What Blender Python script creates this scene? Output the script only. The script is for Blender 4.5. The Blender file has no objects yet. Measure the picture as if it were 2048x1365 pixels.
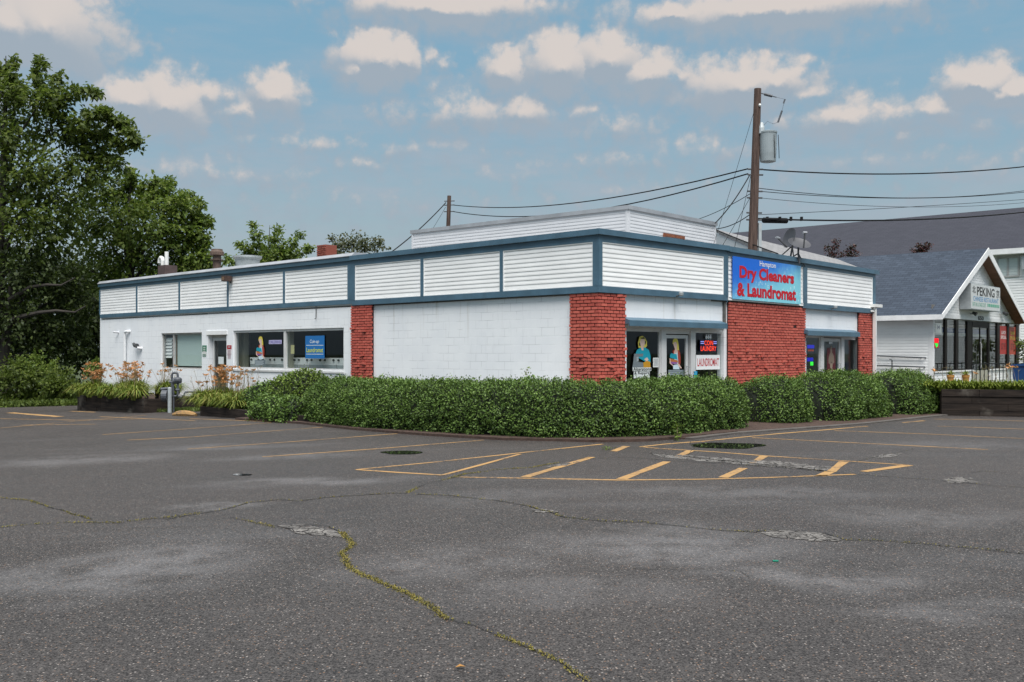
import bpy, math, random
import numpy as np
from mathutils import Vector, Matrix, noise

random.seed(11)
rng = np.random.default_rng(11)
sc = bpy.context.scene
COL = sc.collection
rad = math.radians

# ------------------------------------------------------------------ camera
F, CX, HY, EYE = 1991.0, 1024.0, 705.0, 1.65        # photograph: focal length in its pixels, centre, horizon row, eye height
cd = bpy.data.cameras.new('camera')
cd.sensor_width = 36.0
cd.lens = F / 2048.0 * 36.0
cd.shift_y = (HY - 682.5) / 2048.0
cd.clip_start, cd.clip_end = 0.1, 3000.0
cam = bpy.data.objects.new('camera', cd)
COL.objects.link(cam)
cam.location = (0, 0, EYE)
cam.rotation_euler = (rad(90), 0, 0)
sc.camera = cam

# ------------------------------------------------------------------ light
EXPO = 1.20
sc.view_settings.view_transform = 'Standard'
sc.view_settings.look = 'None'
sc.view_settings.exposure = EXPO
sc.view_settings.gamma = 1.0
SUN_EL, SUN_AZ = rad(62), rad(172)                   # azimuth clockwise from +Y (the viewing direction)
sd = bpy.data.lights.new('sun', 'SUN')
sd.energy = 2.25
sd.angle = rad(42)
sd.color = (1.0, 0.98, 0.95)
sun = bpy.data.objects.new('sun', sd)
COL.objects.link(sun)
to_sun = Vector((math.sin(SUN_AZ) * math.cos(SUN_EL), math.cos(SUN_AZ) * math.cos(SUN_EL), math.sin(SUN_EL)))
sun.rotation_euler = to_sun.to_track_quat('Z', 'Y').to_euler()

CLOUDS = [  # rows of the sky: centre x, y, half width, half height, weight
    (90, 55, 110, 66, 1.2), (10, 50, 80, 62, 1.1), (150, 115, 85, 40, .55), (235, 105, 34, 22, .5),
    (262, 195, 72, 36, 1), (340, 205, 62, 46, 1.05), (405, 188, 62, 26, .8), (455, 184, 32, 20, .7),
    (548, 190, 48, 36, 1), (488, 220, 56, 24, .75), (595, 207, 26, 10, .6),
    (755, 116, 74, 42, 1.3), (715, 140, 36, 22, 1), (800, 120, 40, 26, 1), (857, 110, 12, 14, .5), (890, 126, 12, 12, .5), (850, 168, 40, 14, .4),
    (890, 12, 190, 30, 1.1), (705, 12, 44, 12, .5), (1090, 4, 60, 14, .5),
    (1550, 16, 245, 32, 1.1), (1345, 24, 50, 22, 1), (1650, 40, 120, 20, .5),
    (1010, 140, 44, 38, 1.05), (1120, 132, 72, 52, 1.2), (1215, 118, 66, 44, 1.15), (1300, 150, 64, 34, 1), (1362, 150, 32, 28, .8), (1180, 172, 130, 16, .6),
    (925, 225, 110, 30, .8), (1050, 222, 80, 32, .85), (1150, 222, 50, 20, .6), (1235, 248, 62, 30, .85), (1000, 262, 180, 12, .45),
    (1490, 168, 120, 42, 1.05), (1420, 196, 70, 20, .8), (1610, 185, 58, 20, .8), (1550, 158, 60, 30, 1),
    (1690, 235, 120, 30, .9), (1850, 218, 86, 24, .9), (1808, 260, 30, 18, .8), (1480, 245, 60, 12, .6), (1960, 245, 120, 16, .45),
    (1955, 162, 54, 32, 1.2), (2035, 182, 52, 24, 1.1),
    (1400, 300, 82, 22, .7), (1260, 318, 80, 18, .6), (630, 288, 74, 16, .6), (820, 296, 100, 14, .55), (420, 342, 130, 16, .6),
    (510, 275, 40, 14, .5), (725, 325, 44, 10, .5), (1050, 352, 90, 14, .35), (1750, 320, 120, 18, .35), (700, 400, 160, 16, .25), (1300, 380, 200, 20, .25), (1950, 330, 100, 20, .3),
    (2300, 120, 160, 60, 1), (-220, 160, 160, 60, 1),
]


def ndir(px, py):
    u, v = (px - CX) / F, (HY - py) / F
    return math.atan(u), math.atan(v / math.sqrt(1 + u * u))


class Nodes:
    def __init__(s, nt):
        s.nt = nt

    def n(s, typ, ins=None, **props):
        nd = s.nt.nodes.new(typ)
        for k, v in props.items():
            setattr(nd, k, v)
        for k, v in (ins or {}).items():
            sock = nd.inputs[k]
            if isinstance(v, bpy.types.NodeSocket):
                s.nt.links.new(v, sock)
            else:
                if isinstance(v, tuple) and len(v) == 3 and sock.type == 'RGBA':
                    v = v + (1.0,)
                sock.default_value = v
        return nd

    def math(s, op, a, b=0.0, c=0.0, clamp=False):
        return s.n('ShaderNodeMath', {0: a, 1: b, 2: c}, operation=op, use_clamp=clamp).outputs[0]

    def vmath(s, op, a, b=None, c=None):
        d = {0: a}
        if b is not None:
            d[1] = b
        if c is not None:
            d[2] = c
        return s.n('ShaderNodeVectorMath', d, operation=op).outputs[0]

    def mix(s, fac, a, b, mode='MIX'):
        nd = s.n('ShaderNodeMix', data_type='RGBA', blend_type=mode)
        for i, v in ((0, fac), (6, a), (7, b)):
            if isinstance(v, bpy.types.NodeSocket):
                s.nt.links.new(v, nd.inputs[i])
            else:
                nd.inputs[i].default_value = (v + (1.0,)) if isinstance(v, tuple) and len(v) == 3 else v
        return nd.outputs[2]

    def ramp(s, fac, lo, hi):
        return s.n('ShaderNodeMapRange', {0: fac, 1: lo, 2: hi}, interpolation_type='SMOOTHSTEP').outputs[0]


def build_world():
    w = bpy.data.worlds.new("World")
    sc.world = w
    w.use_nodes = True
    nt = w.node_tree
    nt.nodes.clear()
    K = Nodes(nt)
    # the clouds' field as a group, so that it can be read twice (for density and for their lit tops)
    g = bpy.data.node_groups.new('cloud_field', 'ShaderNodeTree')
    g.interface.new_socket('P', in_out='INPUT', socket_type='NodeSocketVector')
    g.interface.new_socket('D', in_out='OUTPUT', socket_type='NodeSocketFloat')
    G = Nodes(g)
    gi = G.n('NodeGroupInput').outputs[0]
    acc = None
    for (x, y, hw, hh, wt) in CLOUDS:
        if wt < .95:
            hw, hh = hw * 1.3, hh * 1.15
        else:
            hw, hh = hw * 1.1, hh * 1.12
        wt = wt * 1.15 if wt >= .95 else wt * (.80 if y < 236 else .5)
        a, e = ndir(x, y)
        sx, sy = F / (hw * 1.42), F / (hh * 1.6)
        v = G.vmath('MULTIPLY_ADD', gi, (sx, sy, 0), (-a * sx, -e * sy, 0))
        ln = G.n('ShaderNodeVectorMath', {0: v}, operation='LENGTH').outputs['Value']
        f = G.math('MULTIPLY_ADD', ln, -wt, wt)
        acc = f if acc is None else G.math('SMOOTH_MAX', acc, f, 0.12)
    G.n('NodeGroupOutput', {0: acc})
    d = K.n('ShaderNodeTexCoord').outputs['Generated']
    sp = K.n('ShaderNodeSeparateXYZ', {0: d})
    az = K.math('ARCTAN2', sp.outputs[0], sp.outputs[1])
    el = K.math('ARCSINE', sp.outputs[2])
    P = K.n('ShaderNodeCombineXYZ', {0: az, 1: el}).outputs[0]
    n1 = K.n('ShaderNodeTexNoise', {'Vector': P, 'Scale': 34.0, 'Detail': 7.0, 'Roughness': .62})
    wv = K.vmath('MULTIPLY_ADD', n1.outputs['Color'], (.034, .022, 0), (-.017, -.011, 0))
    Pw = K.vmath('ADD', P, wv)
    nf = K.n('ShaderNodeTexNoise', {'Vector': P, 'Scale': 55.0, 'Detail': 7.0, 'Roughness': .68}).outputs['Fac']
    b1 = K.n('ShaderNodeTexVoronoi', {'Vector': Pw, 'Scale': 42.0, 'Smoothness': .6}, feature='SMOOTH_F1', voronoi_dimensions='2D').outputs['Distance']
    b2 = K.n('ShaderNodeTexVoronoi', {'Vector': Pw, 'Scale': 100.0, 'Smoothness': .6}, feature='SMOOTH_F1', voronoi_dimensions='2D').outputs['Distance']
    bl = K.math('ADD', K.math('MULTIPLY', b1, -.65), K.math('MULTIPLY', b2, -.35))
    n2 = K.math('ADD', nf, K.math('MULTIPLY_ADD', bl, .9, .36))

    def dens(vec):
        gn = K.n('ShaderNodeGroup')
        gn.node_tree = g
        nt.links.new(vec, gn.inputs[0])
        return K.math('MULTIPLY_ADD', K.math('SUBTRACT', n2, .5), .95, gn.outputs[0])
    f0 = dens(Pw)
    f1 = dens(K.vmath('ADD', Pw, (.0015, .009, 0)))
    f2 = dens(K.vmath('ADD', P, (0, .013, 0)))
    cover = K.ramp(f0, -.14, .72)
    under = K.math('MULTIPLY', K.ramp(f2, -.25, .75), .42)
    lit = K.math('MULTIPLY', K.ramp(K.math('SUBTRACT', f0, f1), -.16, .24), K.ramp(f0, -.14, .66))
    # general faint veil of high cloud
    vs = K.vmath('MULTIPLY', P, (4.0, 16.0, 1))
    n3 = K.n('ShaderNodeTexNoise', {'Vector': vs, 'Scale': 2.2, 'Detail': 6.0, 'Roughness': .6}).outputs['Fac']
    veil = K.math('MULTIPLY', K.ramp(n3, .38, .72), K.math('MULTIPLY_ADD', K.ramp(el, rad(8), rad(18)), -.35, .58))
    sky = K.n('ShaderNodeTexSky', sky_type='NISHITA', sun_disc=False, sun_elevation=SUN_EL, sun_rotation=SUN_AZ,
              altitude=50.0, air_density=1.4, dust_density=2.5).outputs[0]
    up = K.n('ShaderNodeMapRange', {0: el, 1: rad(2), 2: rad(20)}, interpolation_type='SMOOTHSTEP').outputs[0]
    k = 1.0 / (2 ** EXPO * 0.1)
    c = lambda r, gg, b: (r * k, gg * k, b * k)
    base = K.mix(up, c(.30, .385, .44), c(.172, .355, .485))
    base = K.mix(.12, base, sky)
    base = K.mix(veil, base, c(.40, .45, .52))
    cl = K.mix(lit, c(.36, .42, .485), c(.73, .65, .60))
    base = K.mix(under, base, c(.335, .405, .485))
    col = K.mix(K.math('MULTIPLY', cover, .88), base, cl)
    hi = K.ramp(el, rad(21), rad(48))
    col = K.mix(hi, col, c(.98, .98, .97))
    bg = K.n('ShaderNodeBackground', {'Color': col, 'Strength': 0.1})
    out = K.n('ShaderNodeOutputWorld', {0: bg.outputs[0]})


build_world()

# ------------------------------------------------------------------ materials


class Mat(Nodes):
    def __init__(s, name):
        s.m = bpy.data.materials.new(name)
        s.m.use_nodes = True
        s.m.node_tree.nodes.clear()
        super().__init__(s.m.node_tree)

    def finish(s, shader):
        s.n('ShaderNodeOutputMaterial', {0: shader})
        return s.m

    def pos(s):
        return s.n('ShaderNodeNewGeometry').outputs['Position']

    def obj(s):
        return s.n('ShaderNodeTexCoord').outputs['Object']

    def noise(s, vec, scale, detail=4.0, rough=.55, out='Fac'):
        return s.n('ShaderNodeTexNoise', {'Vector': vec, 'Scale': scale, 'Detail': detail, 'Roughness': rough}).outputs[out]

    def bump(s, h, strength=.3, dist=.01):
        return s.n('ShaderNodeBump', {'Height': h, 'Strength': strength, 'Distance': dist}).outputs[0]

    def pbr(s, col, rough=.6, metal=0.0, normal=None, spec=.5, **kw):
        d = {'Base Color': col, 'Roughness': rough, 'Metallic': metal, 'Specular IOR Level': spec}
        if normal is not None:
            d['Normal'] = normal
        d.update(kw)
        return s.n('ShaderNodeBsdfPrincipled', d).outputs[0]


def mul(c, f):
    return tuple(x * f for x in c)


def simple(name, col, rough=.6, var=.12, scale=3.0, bump=0.0, metal=0.0, spec=.5, fine=0.0):
    M = Mat(name)
    o = M.pos()
    f = M.noise(o, scale, 6.0, .65)
    c = M.mix(M.ramp(f, .3, .7), mul(col, 1 - var), mul(col, 1 + var))
    if fine:
        f2 = M.noise(o, scale * 14, 3.0, .6)
        c = M.mix(M.ramp(f2, .5, .72), c, mul(col, 1 - fine))
    nrm = M.bump(M.noise(o, scale * 18, 4.0), bump, .01) if bump else None
    return M.finish(M.pbr(c, rough, metal, nrm, spec))


def leafy(name, cols, rough=.5, trans=.25):
    M = Mat(name)
    r = M.n('ShaderNodeNewGeometry').outputs['Random Per Island']
    cr = M.n('ShaderNodeValToRGB', {0: r})
    el = cr.color_ramp.elements
    while len(el) < len(cols):
        el.new(.5)
    for i, cc in enumerate(cols):
        el[i].position = i / (len(cols) - 1)
        el[i].color = cc + (1.0,)
    big = M.noise(M.pos(), 1.6, 3.0)
    col = M.mix(M.ramp(big, .35, .7), M.mix(.22, cr.outputs[0], (.0, .0, .0)), cr.outputs[0])
    b = M.pbr(col, rough, spec=.35)
    t = M.n('ShaderNodeBsdfTranslucent', {'Color': M.mix(.5, col, (.10, .16, .02))}).outputs[0]
    return M.finish(M.n('ShaderNodeMixShader', {0: trans, 1: b, 2: t}).outputs[0])


PALE = [(300, 1110, 230, 60, .9), (120, 1130, 200, 40, .6), (1350, 1090, 330, 45, .8), (1650, 1150, 330, 30, .7), (1900, 1215, 260, 26, .5), (880, 1130, 260, 45, .5), (1150, 1190, 300, 40, .4),
        (640, 955, 260, 12, .7), (440, 996, 90, 9, .9), (150, 900, 220, 10, .6), (560, 905, 180, 8, .6), (1500, 985, 380, 14, .5), (1850, 1030, 260, 22, .5), (1900, 890, 200, 10, .4), (1050, 990, 240, 14, .4), (430, 880, 160, 6, .5)]
DARK = [(1024, 1400, 1500, 130, .45), (620, 1004, 260, 12, .7), (300, 1250, 360, 60, .4), (1500, 1290, 500, 70, .5), (860, 960, 90, 10, .7), (1080, 928, 120, 9, .6), (1640, 952, 180, 7, .6), (1250, 1052, 200, 10, .4), (330, 842, 120, 4, .8), (1600, 872, 240, 7, .5)]  # first, wide blob paints near-ground vignette and view-angle darkening into the asphalt colour


def m_asphalt():
    M = Mat('asphalt')
    p = M.pos()

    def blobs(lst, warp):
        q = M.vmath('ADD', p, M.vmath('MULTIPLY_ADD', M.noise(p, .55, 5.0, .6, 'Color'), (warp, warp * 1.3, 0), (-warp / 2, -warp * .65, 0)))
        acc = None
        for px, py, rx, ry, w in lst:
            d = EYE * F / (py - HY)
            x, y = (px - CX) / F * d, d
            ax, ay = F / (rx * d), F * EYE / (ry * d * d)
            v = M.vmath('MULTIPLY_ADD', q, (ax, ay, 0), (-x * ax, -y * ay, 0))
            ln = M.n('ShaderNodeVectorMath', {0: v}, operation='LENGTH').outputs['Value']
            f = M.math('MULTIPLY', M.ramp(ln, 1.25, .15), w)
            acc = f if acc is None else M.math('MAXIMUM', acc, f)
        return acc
    big = M.noise(p, .22, 5.0, .6)
    mid = M.noise(p, 1.3, 6.0, .65)
    st = M.noise(M.vmath('MULTIPLY', p, (.22, .9, 1)), .8, 5.0, .55)
    v1 = M.n('ShaderNodeTexVoronoi', {'Vector': p, 'Scale': 108.0}, feature='F1')
    r1 = M.n('ShaderNodeSeparateColor', {0: v1.outputs['Color']}).outputs[0]
    v2 = M.n('ShaderNodeTexVoronoi', {'Vector': p, 'Scale': 62.0}, feature='F1')
    r2 = M.n('ShaderNodeSeparateColor', {0: v2.outputs['Color']})
    fine = M.noise(p, 26.0, 4.0, .7)
    base = M.mix(M.ramp(big, .34, .66), (.025, .0218, .0205), (.053, .0470, .0450))
    base = M.mix(M.math('MULTIPLY', M.ramp(mid, .45, .72), .7), base, (.042, .035, .033))
    base = M.mix(M.math('MULTIPLY', M.ramp(st, .54, .72), .55), base, (.115, .113, .117))
    pale = M.math('MULTIPLY', blobs(PALE, 1.6), M.ramp(M.noise(p, 2.2, 5.0, .6), .25, .6))
    base = M.mix(M.math('MULTIPLY', pale, .85), base, (.25, .247, .255))
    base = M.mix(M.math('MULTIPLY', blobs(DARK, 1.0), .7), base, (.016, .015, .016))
    base = M.mix(M.math('MULTIPLY', M.ramp(fine, .42, .68), .5), base, (.026, .024, .024))
    agg = M.mix(M.ramp(r1, .05, .95), (.006, .0055, .006), (.140, .129, .123))
    base = M.mix(.48, base, agg)
    peb = M.math('MULTIPLY', M.ramp(r2.outputs[0], .80, .86), M.ramp(v2.outputs['Distance'], .45, .25))
    pc = M.mix(M.ramp(r2.outputs[1], .2, .8), (.20, .12, .075), (.31, .285, .265))
    base = M.mix(peb, base, pc)
    base = M.mix(1.0, base, (.90, .895, .90), 'MULTIPLY')
    hgt = M.math('ADD', M.math('MULTIPLY', v1.outputs['Distance'], -1.0), M.math('MULTIPLY', mid, .6))
    ro = M.n('ShaderNodeMapRange', {0: big, 1: .3, 2: .7, 3: .50, 4: .68}).outputs[0]
    return M.finish(M.pbr(base, ro, 0, M.bump(hgt, .5, .006), .20))


def m_crumble():
    M = Mat('broken_asphalt')
    p = M.pos()
    v = M.n('ShaderNodeTexVoronoi', {'Vector': p, 'Scale': 46.0}, feature='F1')
    r = M.n('ShaderNodeSeparateColor', {0: v.outputs['Color']}).outputs[0]
    e = M.n('ShaderNodeTexVoronoi', {'Vector': p, 'Scale': 5.0}, feature='DISTANCE_TO_EDGE')
    c = M.mix(r, (.045, .042, .04), (.27, .255, .24))
    c = M.mix(M.math('MULTIPLY', M.ramp(M.noise(p, 3.0, 4.0), .4, .65), .7), c, (.07, .066, .064))
    c = M.mix(M.ramp(e.outputs['Distance'], .035, .015), c, (.018, .017, .017))
    b = M.pbr(c, .9, 0, M.bump(v.outputs['Distance'], -.8, .01), .2)
    t = M.n('ShaderNodeBsdfTransparent').outputs[0]
    a = M.noise(p, 9.0, 5.0, .7)
    return M.finish(M.n('ShaderNodeMixShader', {0: M.ramp(a, .54, .58), 1: b, 2: t}).outputs[0])


def m_line():
    M = Mat('line_paint')
    p = M.pos()
    f = M.noise(p, 14.0, 6.0, .7)
    g = M.noise(p, 1.2, 3.0)
    wear = M.math('ADD', f, M.math('MULTIPLY', g, .55))
    c = M.mix(M.ramp(f, .3, .7), (.33, .19, .072), (.40, .245, .10))
    c = M.mix(M.ramp(wear, .73, .97), c, (.085, .070, .062))
    return M.finish(M.pbr(c, .8, spec=.3))


def m_block():
    M = Mat('painted_block')
    o = M.obj()
    s = M.n('ShaderNodeSeparateXYZ', {0: o})
    v = M.n('ShaderNodeCombineXYZ', {0: s.outputs[0], 1: s.outputs[2]}).outputs[0]
    br = M.n('ShaderNodeTexBrick', {'Vector': v, 'Scale': 1.0, 'Mortar Size': .006, 'Mortar Smooth': .4,
                                    'Brick Width': .406, 'Row Height': .203, 'Color1': (1, 1, 1), 'Color2': (.93, .93, .93), 'Mortar': (.0, .0, .0)})
    n1 = M.noise(o, 1.1, 5.0, .6)
    n2 = M.noise(M.vmath('MULTIPLY', o, (3.0, 3.0, .5)), 2.2, 5.0, .65)
    n3 = M.noise(o, 30.0, 4.0, .6)
    c = M.mix(M.ramp(n1, .3, .7), (.78, .80, .83), (.835, .85, .87))
    c = M.mix(M.math('MULTIPLY', M.ramp(n2, .55, .8), .35), c, (.58, .60, .62))
    patch = M.math('MULTIPLY', br.outputs['Fac'], M.ramp(M.noise(o, 1.7, 3.0), .42, .62))
    c = M.mix(M.math('MULTIPLY', patch, .65), c, (.40, .41, .43))
    zz = M.n('ShaderNodeSeparateXYZ', {0: M.pos()}).outputs[2]
    dirt = M.math('MULTIPLY', M.ramp(zz, .75, -.2), M.ramp(M.noise(o, 3.5, 5.0, .65), .3, .65))
    c = M.mix(M.math('MULTIPLY', dirt, .5), c, (.36, .35, .32))
    drip = M.math('MULTIPLY', M.ramp(M.noise(M.vmath('MULTIPLY', o, (7., 7., .25)), 1.0, 4.0, .6), .60, .72), M.ramp(zz, 1.6, 3.1))
    c = M.mix(M.math('MULTIPLY', drip, .45), c, (.46, .44, .39))
    h = M.math('ADD', M.math('MULTIPLY', br.outputs['Fac'], -1.0), M.math('MULTIPLY', n3, .5))
    return M.finish(M.pbr(c, .62, 0, M.bump(h, .35, .006)))


def m_brick(name, cols):
    M = Mat(name)
    g = M.n('ShaderNodeNewGeometry')
    n = M.noise(g.outputs['Position'], 9.0, 5.0, .65)
    n2 = M.noise(g.outputs['Position'], 60.0, 4.0, .65)
    c = M.mix(g.outputs['Random Per Island'], cols[0], cols[1])
    c = M.mix(M.math('MULTIPLY', M.ramp(n, .55, .8), .45), c, cols[2])
    return M.finish(M.pbr(c, .7, 0, M.bump(n2, .5, .006), .4))


def m_siding(name, col):
    M = Mat(name)
    o = M.pos()
    n = M.noise(M.vmath('MULTIPLY', o, (.8, .8, 2.5)), 1.6, 5.0, .6)
    n2 = M.noise(M.vmath('MULTIPLY', o, (6., 6., .5)), 3.0, 4.0, .6)
    c = M.mix(M.ramp(n, .35, .7), mul(col, .93), mul(col, 1.02))
    c = M.mix(M.math('MULTIPLY', M.ramp(n2, .62, .85), .3), c, mul(col, .7))
    return M.finish(M.pbr(c, .5))


def m_shingle(name, c1, c2, w=.33, h=.135, zs=1.35):
    M = Mat(name)
    o = M.obj()
    s = M.n('ShaderNodeSeparateXYZ', {0: o})
    v = M.n('ShaderNodeCombineXYZ', {0: s.outputs[0], 1: M.math('MULTIPLY', s.outputs[2], zs)}).outputs[0]
    br = M.n('ShaderNodeTexBrick', {'Vector': v, 'Scale': 1.0, 'Mortar Size': .012, 'Mortar Smooth': .2, 'Bias': 0.0,
                                    'Brick Width': w, 'Row Height': h, 'Color1': c1, 'Color2': c2, 'Mortar': mul(c1, .55)})
    n = M.noise(o, .5, 4.0)
    n2 = M.noise(o, 22.0, 3.0, .7)
    c = M.mix(M.math('MULTIPLY', n, .4), br.outputs['Color'], mul(c2, .8))
    c = M.mix(M.math('MULTIPLY', M.ramp(n2, .45, .8), .5), c, mul(c2, 1.5))
    return M.finish(M.pbr(c, .9, 0, M.bump(br.outputs['Fac'], -.4, .01), .25))


def m_glass(name, tint=(.86, .90, .89), refl=.10):
    M = Mat(name)
    t = M.n('ShaderNodeBsdfTransparent', {'Color': tint}).outputs[0]
    g = M.n('ShaderNodeBsdfGlossy', {'Color': (.9, .95, 1.0), 'Roughness': .015}).outputs[0]
    ge = M.n('ShaderNodeNewGeometry')
    cs = M.math('ABSOLUTE', M.n('ShaderNodeVectorMath', {0: ge.outputs['Normal'], 1: ge.outputs['Incoming']}, operation='DOT_PRODUCT').outputs['Value'])
    f = M.math('MULTIPLY_ADD', M.math('POWER', M.math('SUBTRACT', 1.0, cs), 5.0), .9, .035, clamp=True)
    return M.finish(M.n('ShaderNodeMixShader', {0: f, 1: t, 2: g}).outputs[0])


def m_flat(name, col, rough=.55, emit=0.0):
    M = Mat(name)
    n = M.noise(M.pos(), 8.0, 3.0)
    c = M.mix(n, mul(col, .93), mul(col, 1.05))
    if emit:
        return M.finish(M.n('ShaderNodeEmission', {'Color': col, 'Strength': emit}).outputs[0])
    return M.finish(M.pbr(c, rough, spec=.3))


_flat = {}


def flat(col, emit=0.0):
    k = (col, emit)
    if k not in _flat:
        _flat[k] = m_flat('colour_print', col, .55, emit)
    return _flat[k]


def m_banner():
    M = Mat('banner_print')
    o = M.obj()
    s = M.n('ShaderNodeSeparateXYZ', {0: o})
    t = M.math('ADD', M.math('MULTIPLY', s.outputs[2], -.85), M.math('MULTIPLY', s.outputs[0], .22))
    t = M.math('ADD', t, M.math('MULTIPLY', M.noise(o, 5.0, 4.0), .35))
    c = M.mix(M.ramp(t, -.30, .55), (.004, .13, .62), (.22, .60, .72))
    vor = M.n('ShaderNodeTexVoronoi', {'Vector': o, 'Scale': 7.0}, feature='F1')
    sz = M.n('ShaderNodeSeparateColor', {0: vor.outputs['Color']}).outputs[1]
    ring = M.math('MULTIPLY', M.ramp(vor.outputs['Distance'], .20, .27), M.ramp(vor.outputs['Distance'], .36, .29))
    ring = M.math('MULTIPLY', ring, M.math('MULTIPLY', M.ramp(sz, .5, .6), M.ramp(t, -.05, .25)))
    c = M.mix(M.math('MULTIPLY', ring, .6), c, (.75, .88, .92))
    return M.finish(M.pbr(c, .5))


def m_timber():
    M = Mat('timber')
    o = M.pos()
    n = M.noise(M.vmath('MULTIPLY', o, (1., 1., 9.)), 1.6, 6.0, .65)
    p = M.noise(o, 1.3, 4.0, .6)
    c = M.mix(M.ramp(n, .3, .7), (.013, .010, .009), (.036, .027, .022))
    c = M.mix(M.math('MULTIPLY', M.ramp(p, .56, .70), .75), c, (.13, .115, .098))
    return M.finish(M.pbr(c, .9, 0, M.bump(n, .5, .01), .2))


def m_pole():
    M = Mat('weathered_pole')
    o = M.pos()
    n = M.noise(M.vmath('MULTIPLY', o, (9., 9., .7)), 1.5, 6.0, .7)
    c = M.mix(M.ramp(n, .3, .7), (.045, .03, .026), (.125, .085, .07))
    z = M.n('ShaderNodeSeparateXYZ', {0: o}).outputs[2]
    return M.finish(M.pbr(c, .85, 0, M.bump(n, .5, .01), .2))


MT = dict(
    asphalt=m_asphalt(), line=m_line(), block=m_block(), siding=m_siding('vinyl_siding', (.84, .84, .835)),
    siding_old=m_siding('aged_siding', (.62, .63, .66)),
    brick=m_brick('painted_brick', ((.40, .075, .055), (.55, .125, .090), (.30, .050, .040))),
    redbrick=m_brick('chimney_brick', ((.17, .045, .03), (.27, .075, .05), (.12, .035, .03))),
    mortar=simple('painted_mortar', (.05, .010, .009), .8, .2, 6.0, .3),
    trim=simple('blue_trim', (.064, .128, .182), .42, .17, 2.2, .03, fine=.12),
    trim_dark=simple('blue_flashing', (.044, .092, .130), .45, .10, 1.5, .03),
    coping=simple('grey_flashing', (.33, .345, .37), .45, .15, 1.2, .05, .2),
    roof=simple('roof_membrane', (.22, .22, .22), .85, .2, .8, .2),
    alum=simple('aluminium', (.60, .60, .60), .5, .08, 2.0, 0, .05),
    alum_dark=simple('worn_frame', (.40, .39, .38), .5, .15, 3.0),
    bronze=simple('dark_frame', (.014, .012, .011), .6, .2, 2.0, spec=.15),
    white=simple('white_paint', (.78, .78, .78), .5, .05, 2.0),
    whitewood=simple('white_trim_board', (.76, .76, .76), .55, .07, 2.5, .05),
    inner=simple('interior_wall', (.16, .15, .135), .8, .1, 1.0),
    floor_in=simple('interior_floor', (.10, .095, .09), .6, .15, 2.0),
    beige=simple('beige_plaster', (.40, .39, .32), .7, .06, 1.0),
    wood=simple('brown_wood', (.19, .095, .035), .55, .2, 4.0),
    rust=simple('rusty_wood', (.20, .065, .03), .7, .3, 8.0, .2),
    soffit=simple('brown_soffit', (.16, .075, .04), .7, .2, 4.0),
    concrete=simple('concrete', (.30, .285, .265), .85, .18, 2.0, .3, fine=.25),
    darkconc=simple('stained_concrete', (.11, .108, .10), .85, .3, 4.0, .4),
    kerb=simple('old_kerb', (.085, .075, .068), .9, .25, 3.0, .4, fine=.3),
    mulch=simple('bark_mulch', (.055, .032, .024), .95, .35, 9.0, .8),
    gravel=m_crumble(),
    crack=simple('crack_gap', (.022, .021, .022), .95, .2, 6.0),
    grey=simple('grey_paint', (.070, .078, .092), .5, .15, 5.0, .05),
    greymetal=simple('galvanised_metal', (.40, .43, .44), .45, .15, 3.0, .05, .3),
    darkmetal=simple('dark_metal', (.06, .062, .066), .5, .2, 5.0),
    brownpipe=simple('brown_vent_pipe', (.10, .065, .05), .65, .35, 4.0, .15),
    pvc=simple('white_plastic', (.72, .72, .70), .45, .06, 4.0),
    black=simple('black_rubber', (.010, .010, .011), .7, .1, 5.0, spec=.15),
    bluebin=simple('blue_plastic', (.012, .055, .17), .4, .12, 3.0),
    timber=m_timber(), pole=m_pole(),
    shingle=m_shingle('slate_shingle', (.030, .040, .058), (.052, .068, .095)),
    shingle_far=m_shingle('dark_shingle', (.034, .036, .048), (.044, .046, .060), .5, .14),
    roof_grey=m_shingle('pale_shingle', (.19, .19, .195), (.25, .25, .255)),
    glass=m_glass('window_glass'), banner=m_banner(),
    hedge=leafy('hedge_leaf', ((.032, .064, .012), (.080, .152, .027), (.128, .216, .041), (.185, .280, .066)), .55, .18),
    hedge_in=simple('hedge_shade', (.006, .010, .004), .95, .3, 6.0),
    lime=leafy('young_leaf', ((.07, .12, .016), (.13, .20, .03), (.18, .25, .05)), .45, .2),
    tree=leafy('maple_leaf', ((.042, .070, .012), (.100, .145, .022), (.160, .200, .038)), .55, .42),
    tree2=leafy('oak_leaf', ((.060, .110, .015), (.130, .195, .030), (.195, .245, .045)), .55, .42),
    tree3=leafy('grey_leaf', ((.05, .06, .03), (.09, .10, .05), (.12, .13, .06)), .5, .2),
    treed=leafy('wood_leaf', ((.014, .026, .006), (.036, .058, .012), (.066, .092, .018)), .6, .25),
    plum=leafy('plum_leaf', ((.020, .006, .008), (.045, .011, .014), (.075, .020, .02)), .5, .15),
    blade=leafy('lily_blade', ((.08, .14, .016), (.16, .23, .028), (.26, .30, .055), (.30, .25, .07)), .5, .25),
    stem=leafy('lily_stem', ((.24, .18, .10), (.34, .26, .17), (.18, .19, .07)), .6, .1),
    petal=leafy('lily_petal', ((.62, .19, .04), (.72, .31, .11), (.74, .46, .29)), .6, .3),
    grass=leafy('grass_blade', ((.05, .085, .012), (.09, .13, .02), (.12, .16, .03)), .6, .2),
    limeblade=leafy('fresh_blade', ((.14, .20, .02), (.22, .29, .035), (.32, .36, .06)), .6, .35),
    moss=leafy('crack_moss', ((.17, .145, .03), (.25, .21, .05), (.31, .25, .08), (.14, .15, .025)), .85, .1),
    bark=simple('tree_bark', (.032, .027, .023), .9, .3, 3.0, .5),
    terrain=simple('soil_and_grass', (.035, .05, .014), .95, .35, 1.0, .5),
)
M_ = Mat('puddle_water')
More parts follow.
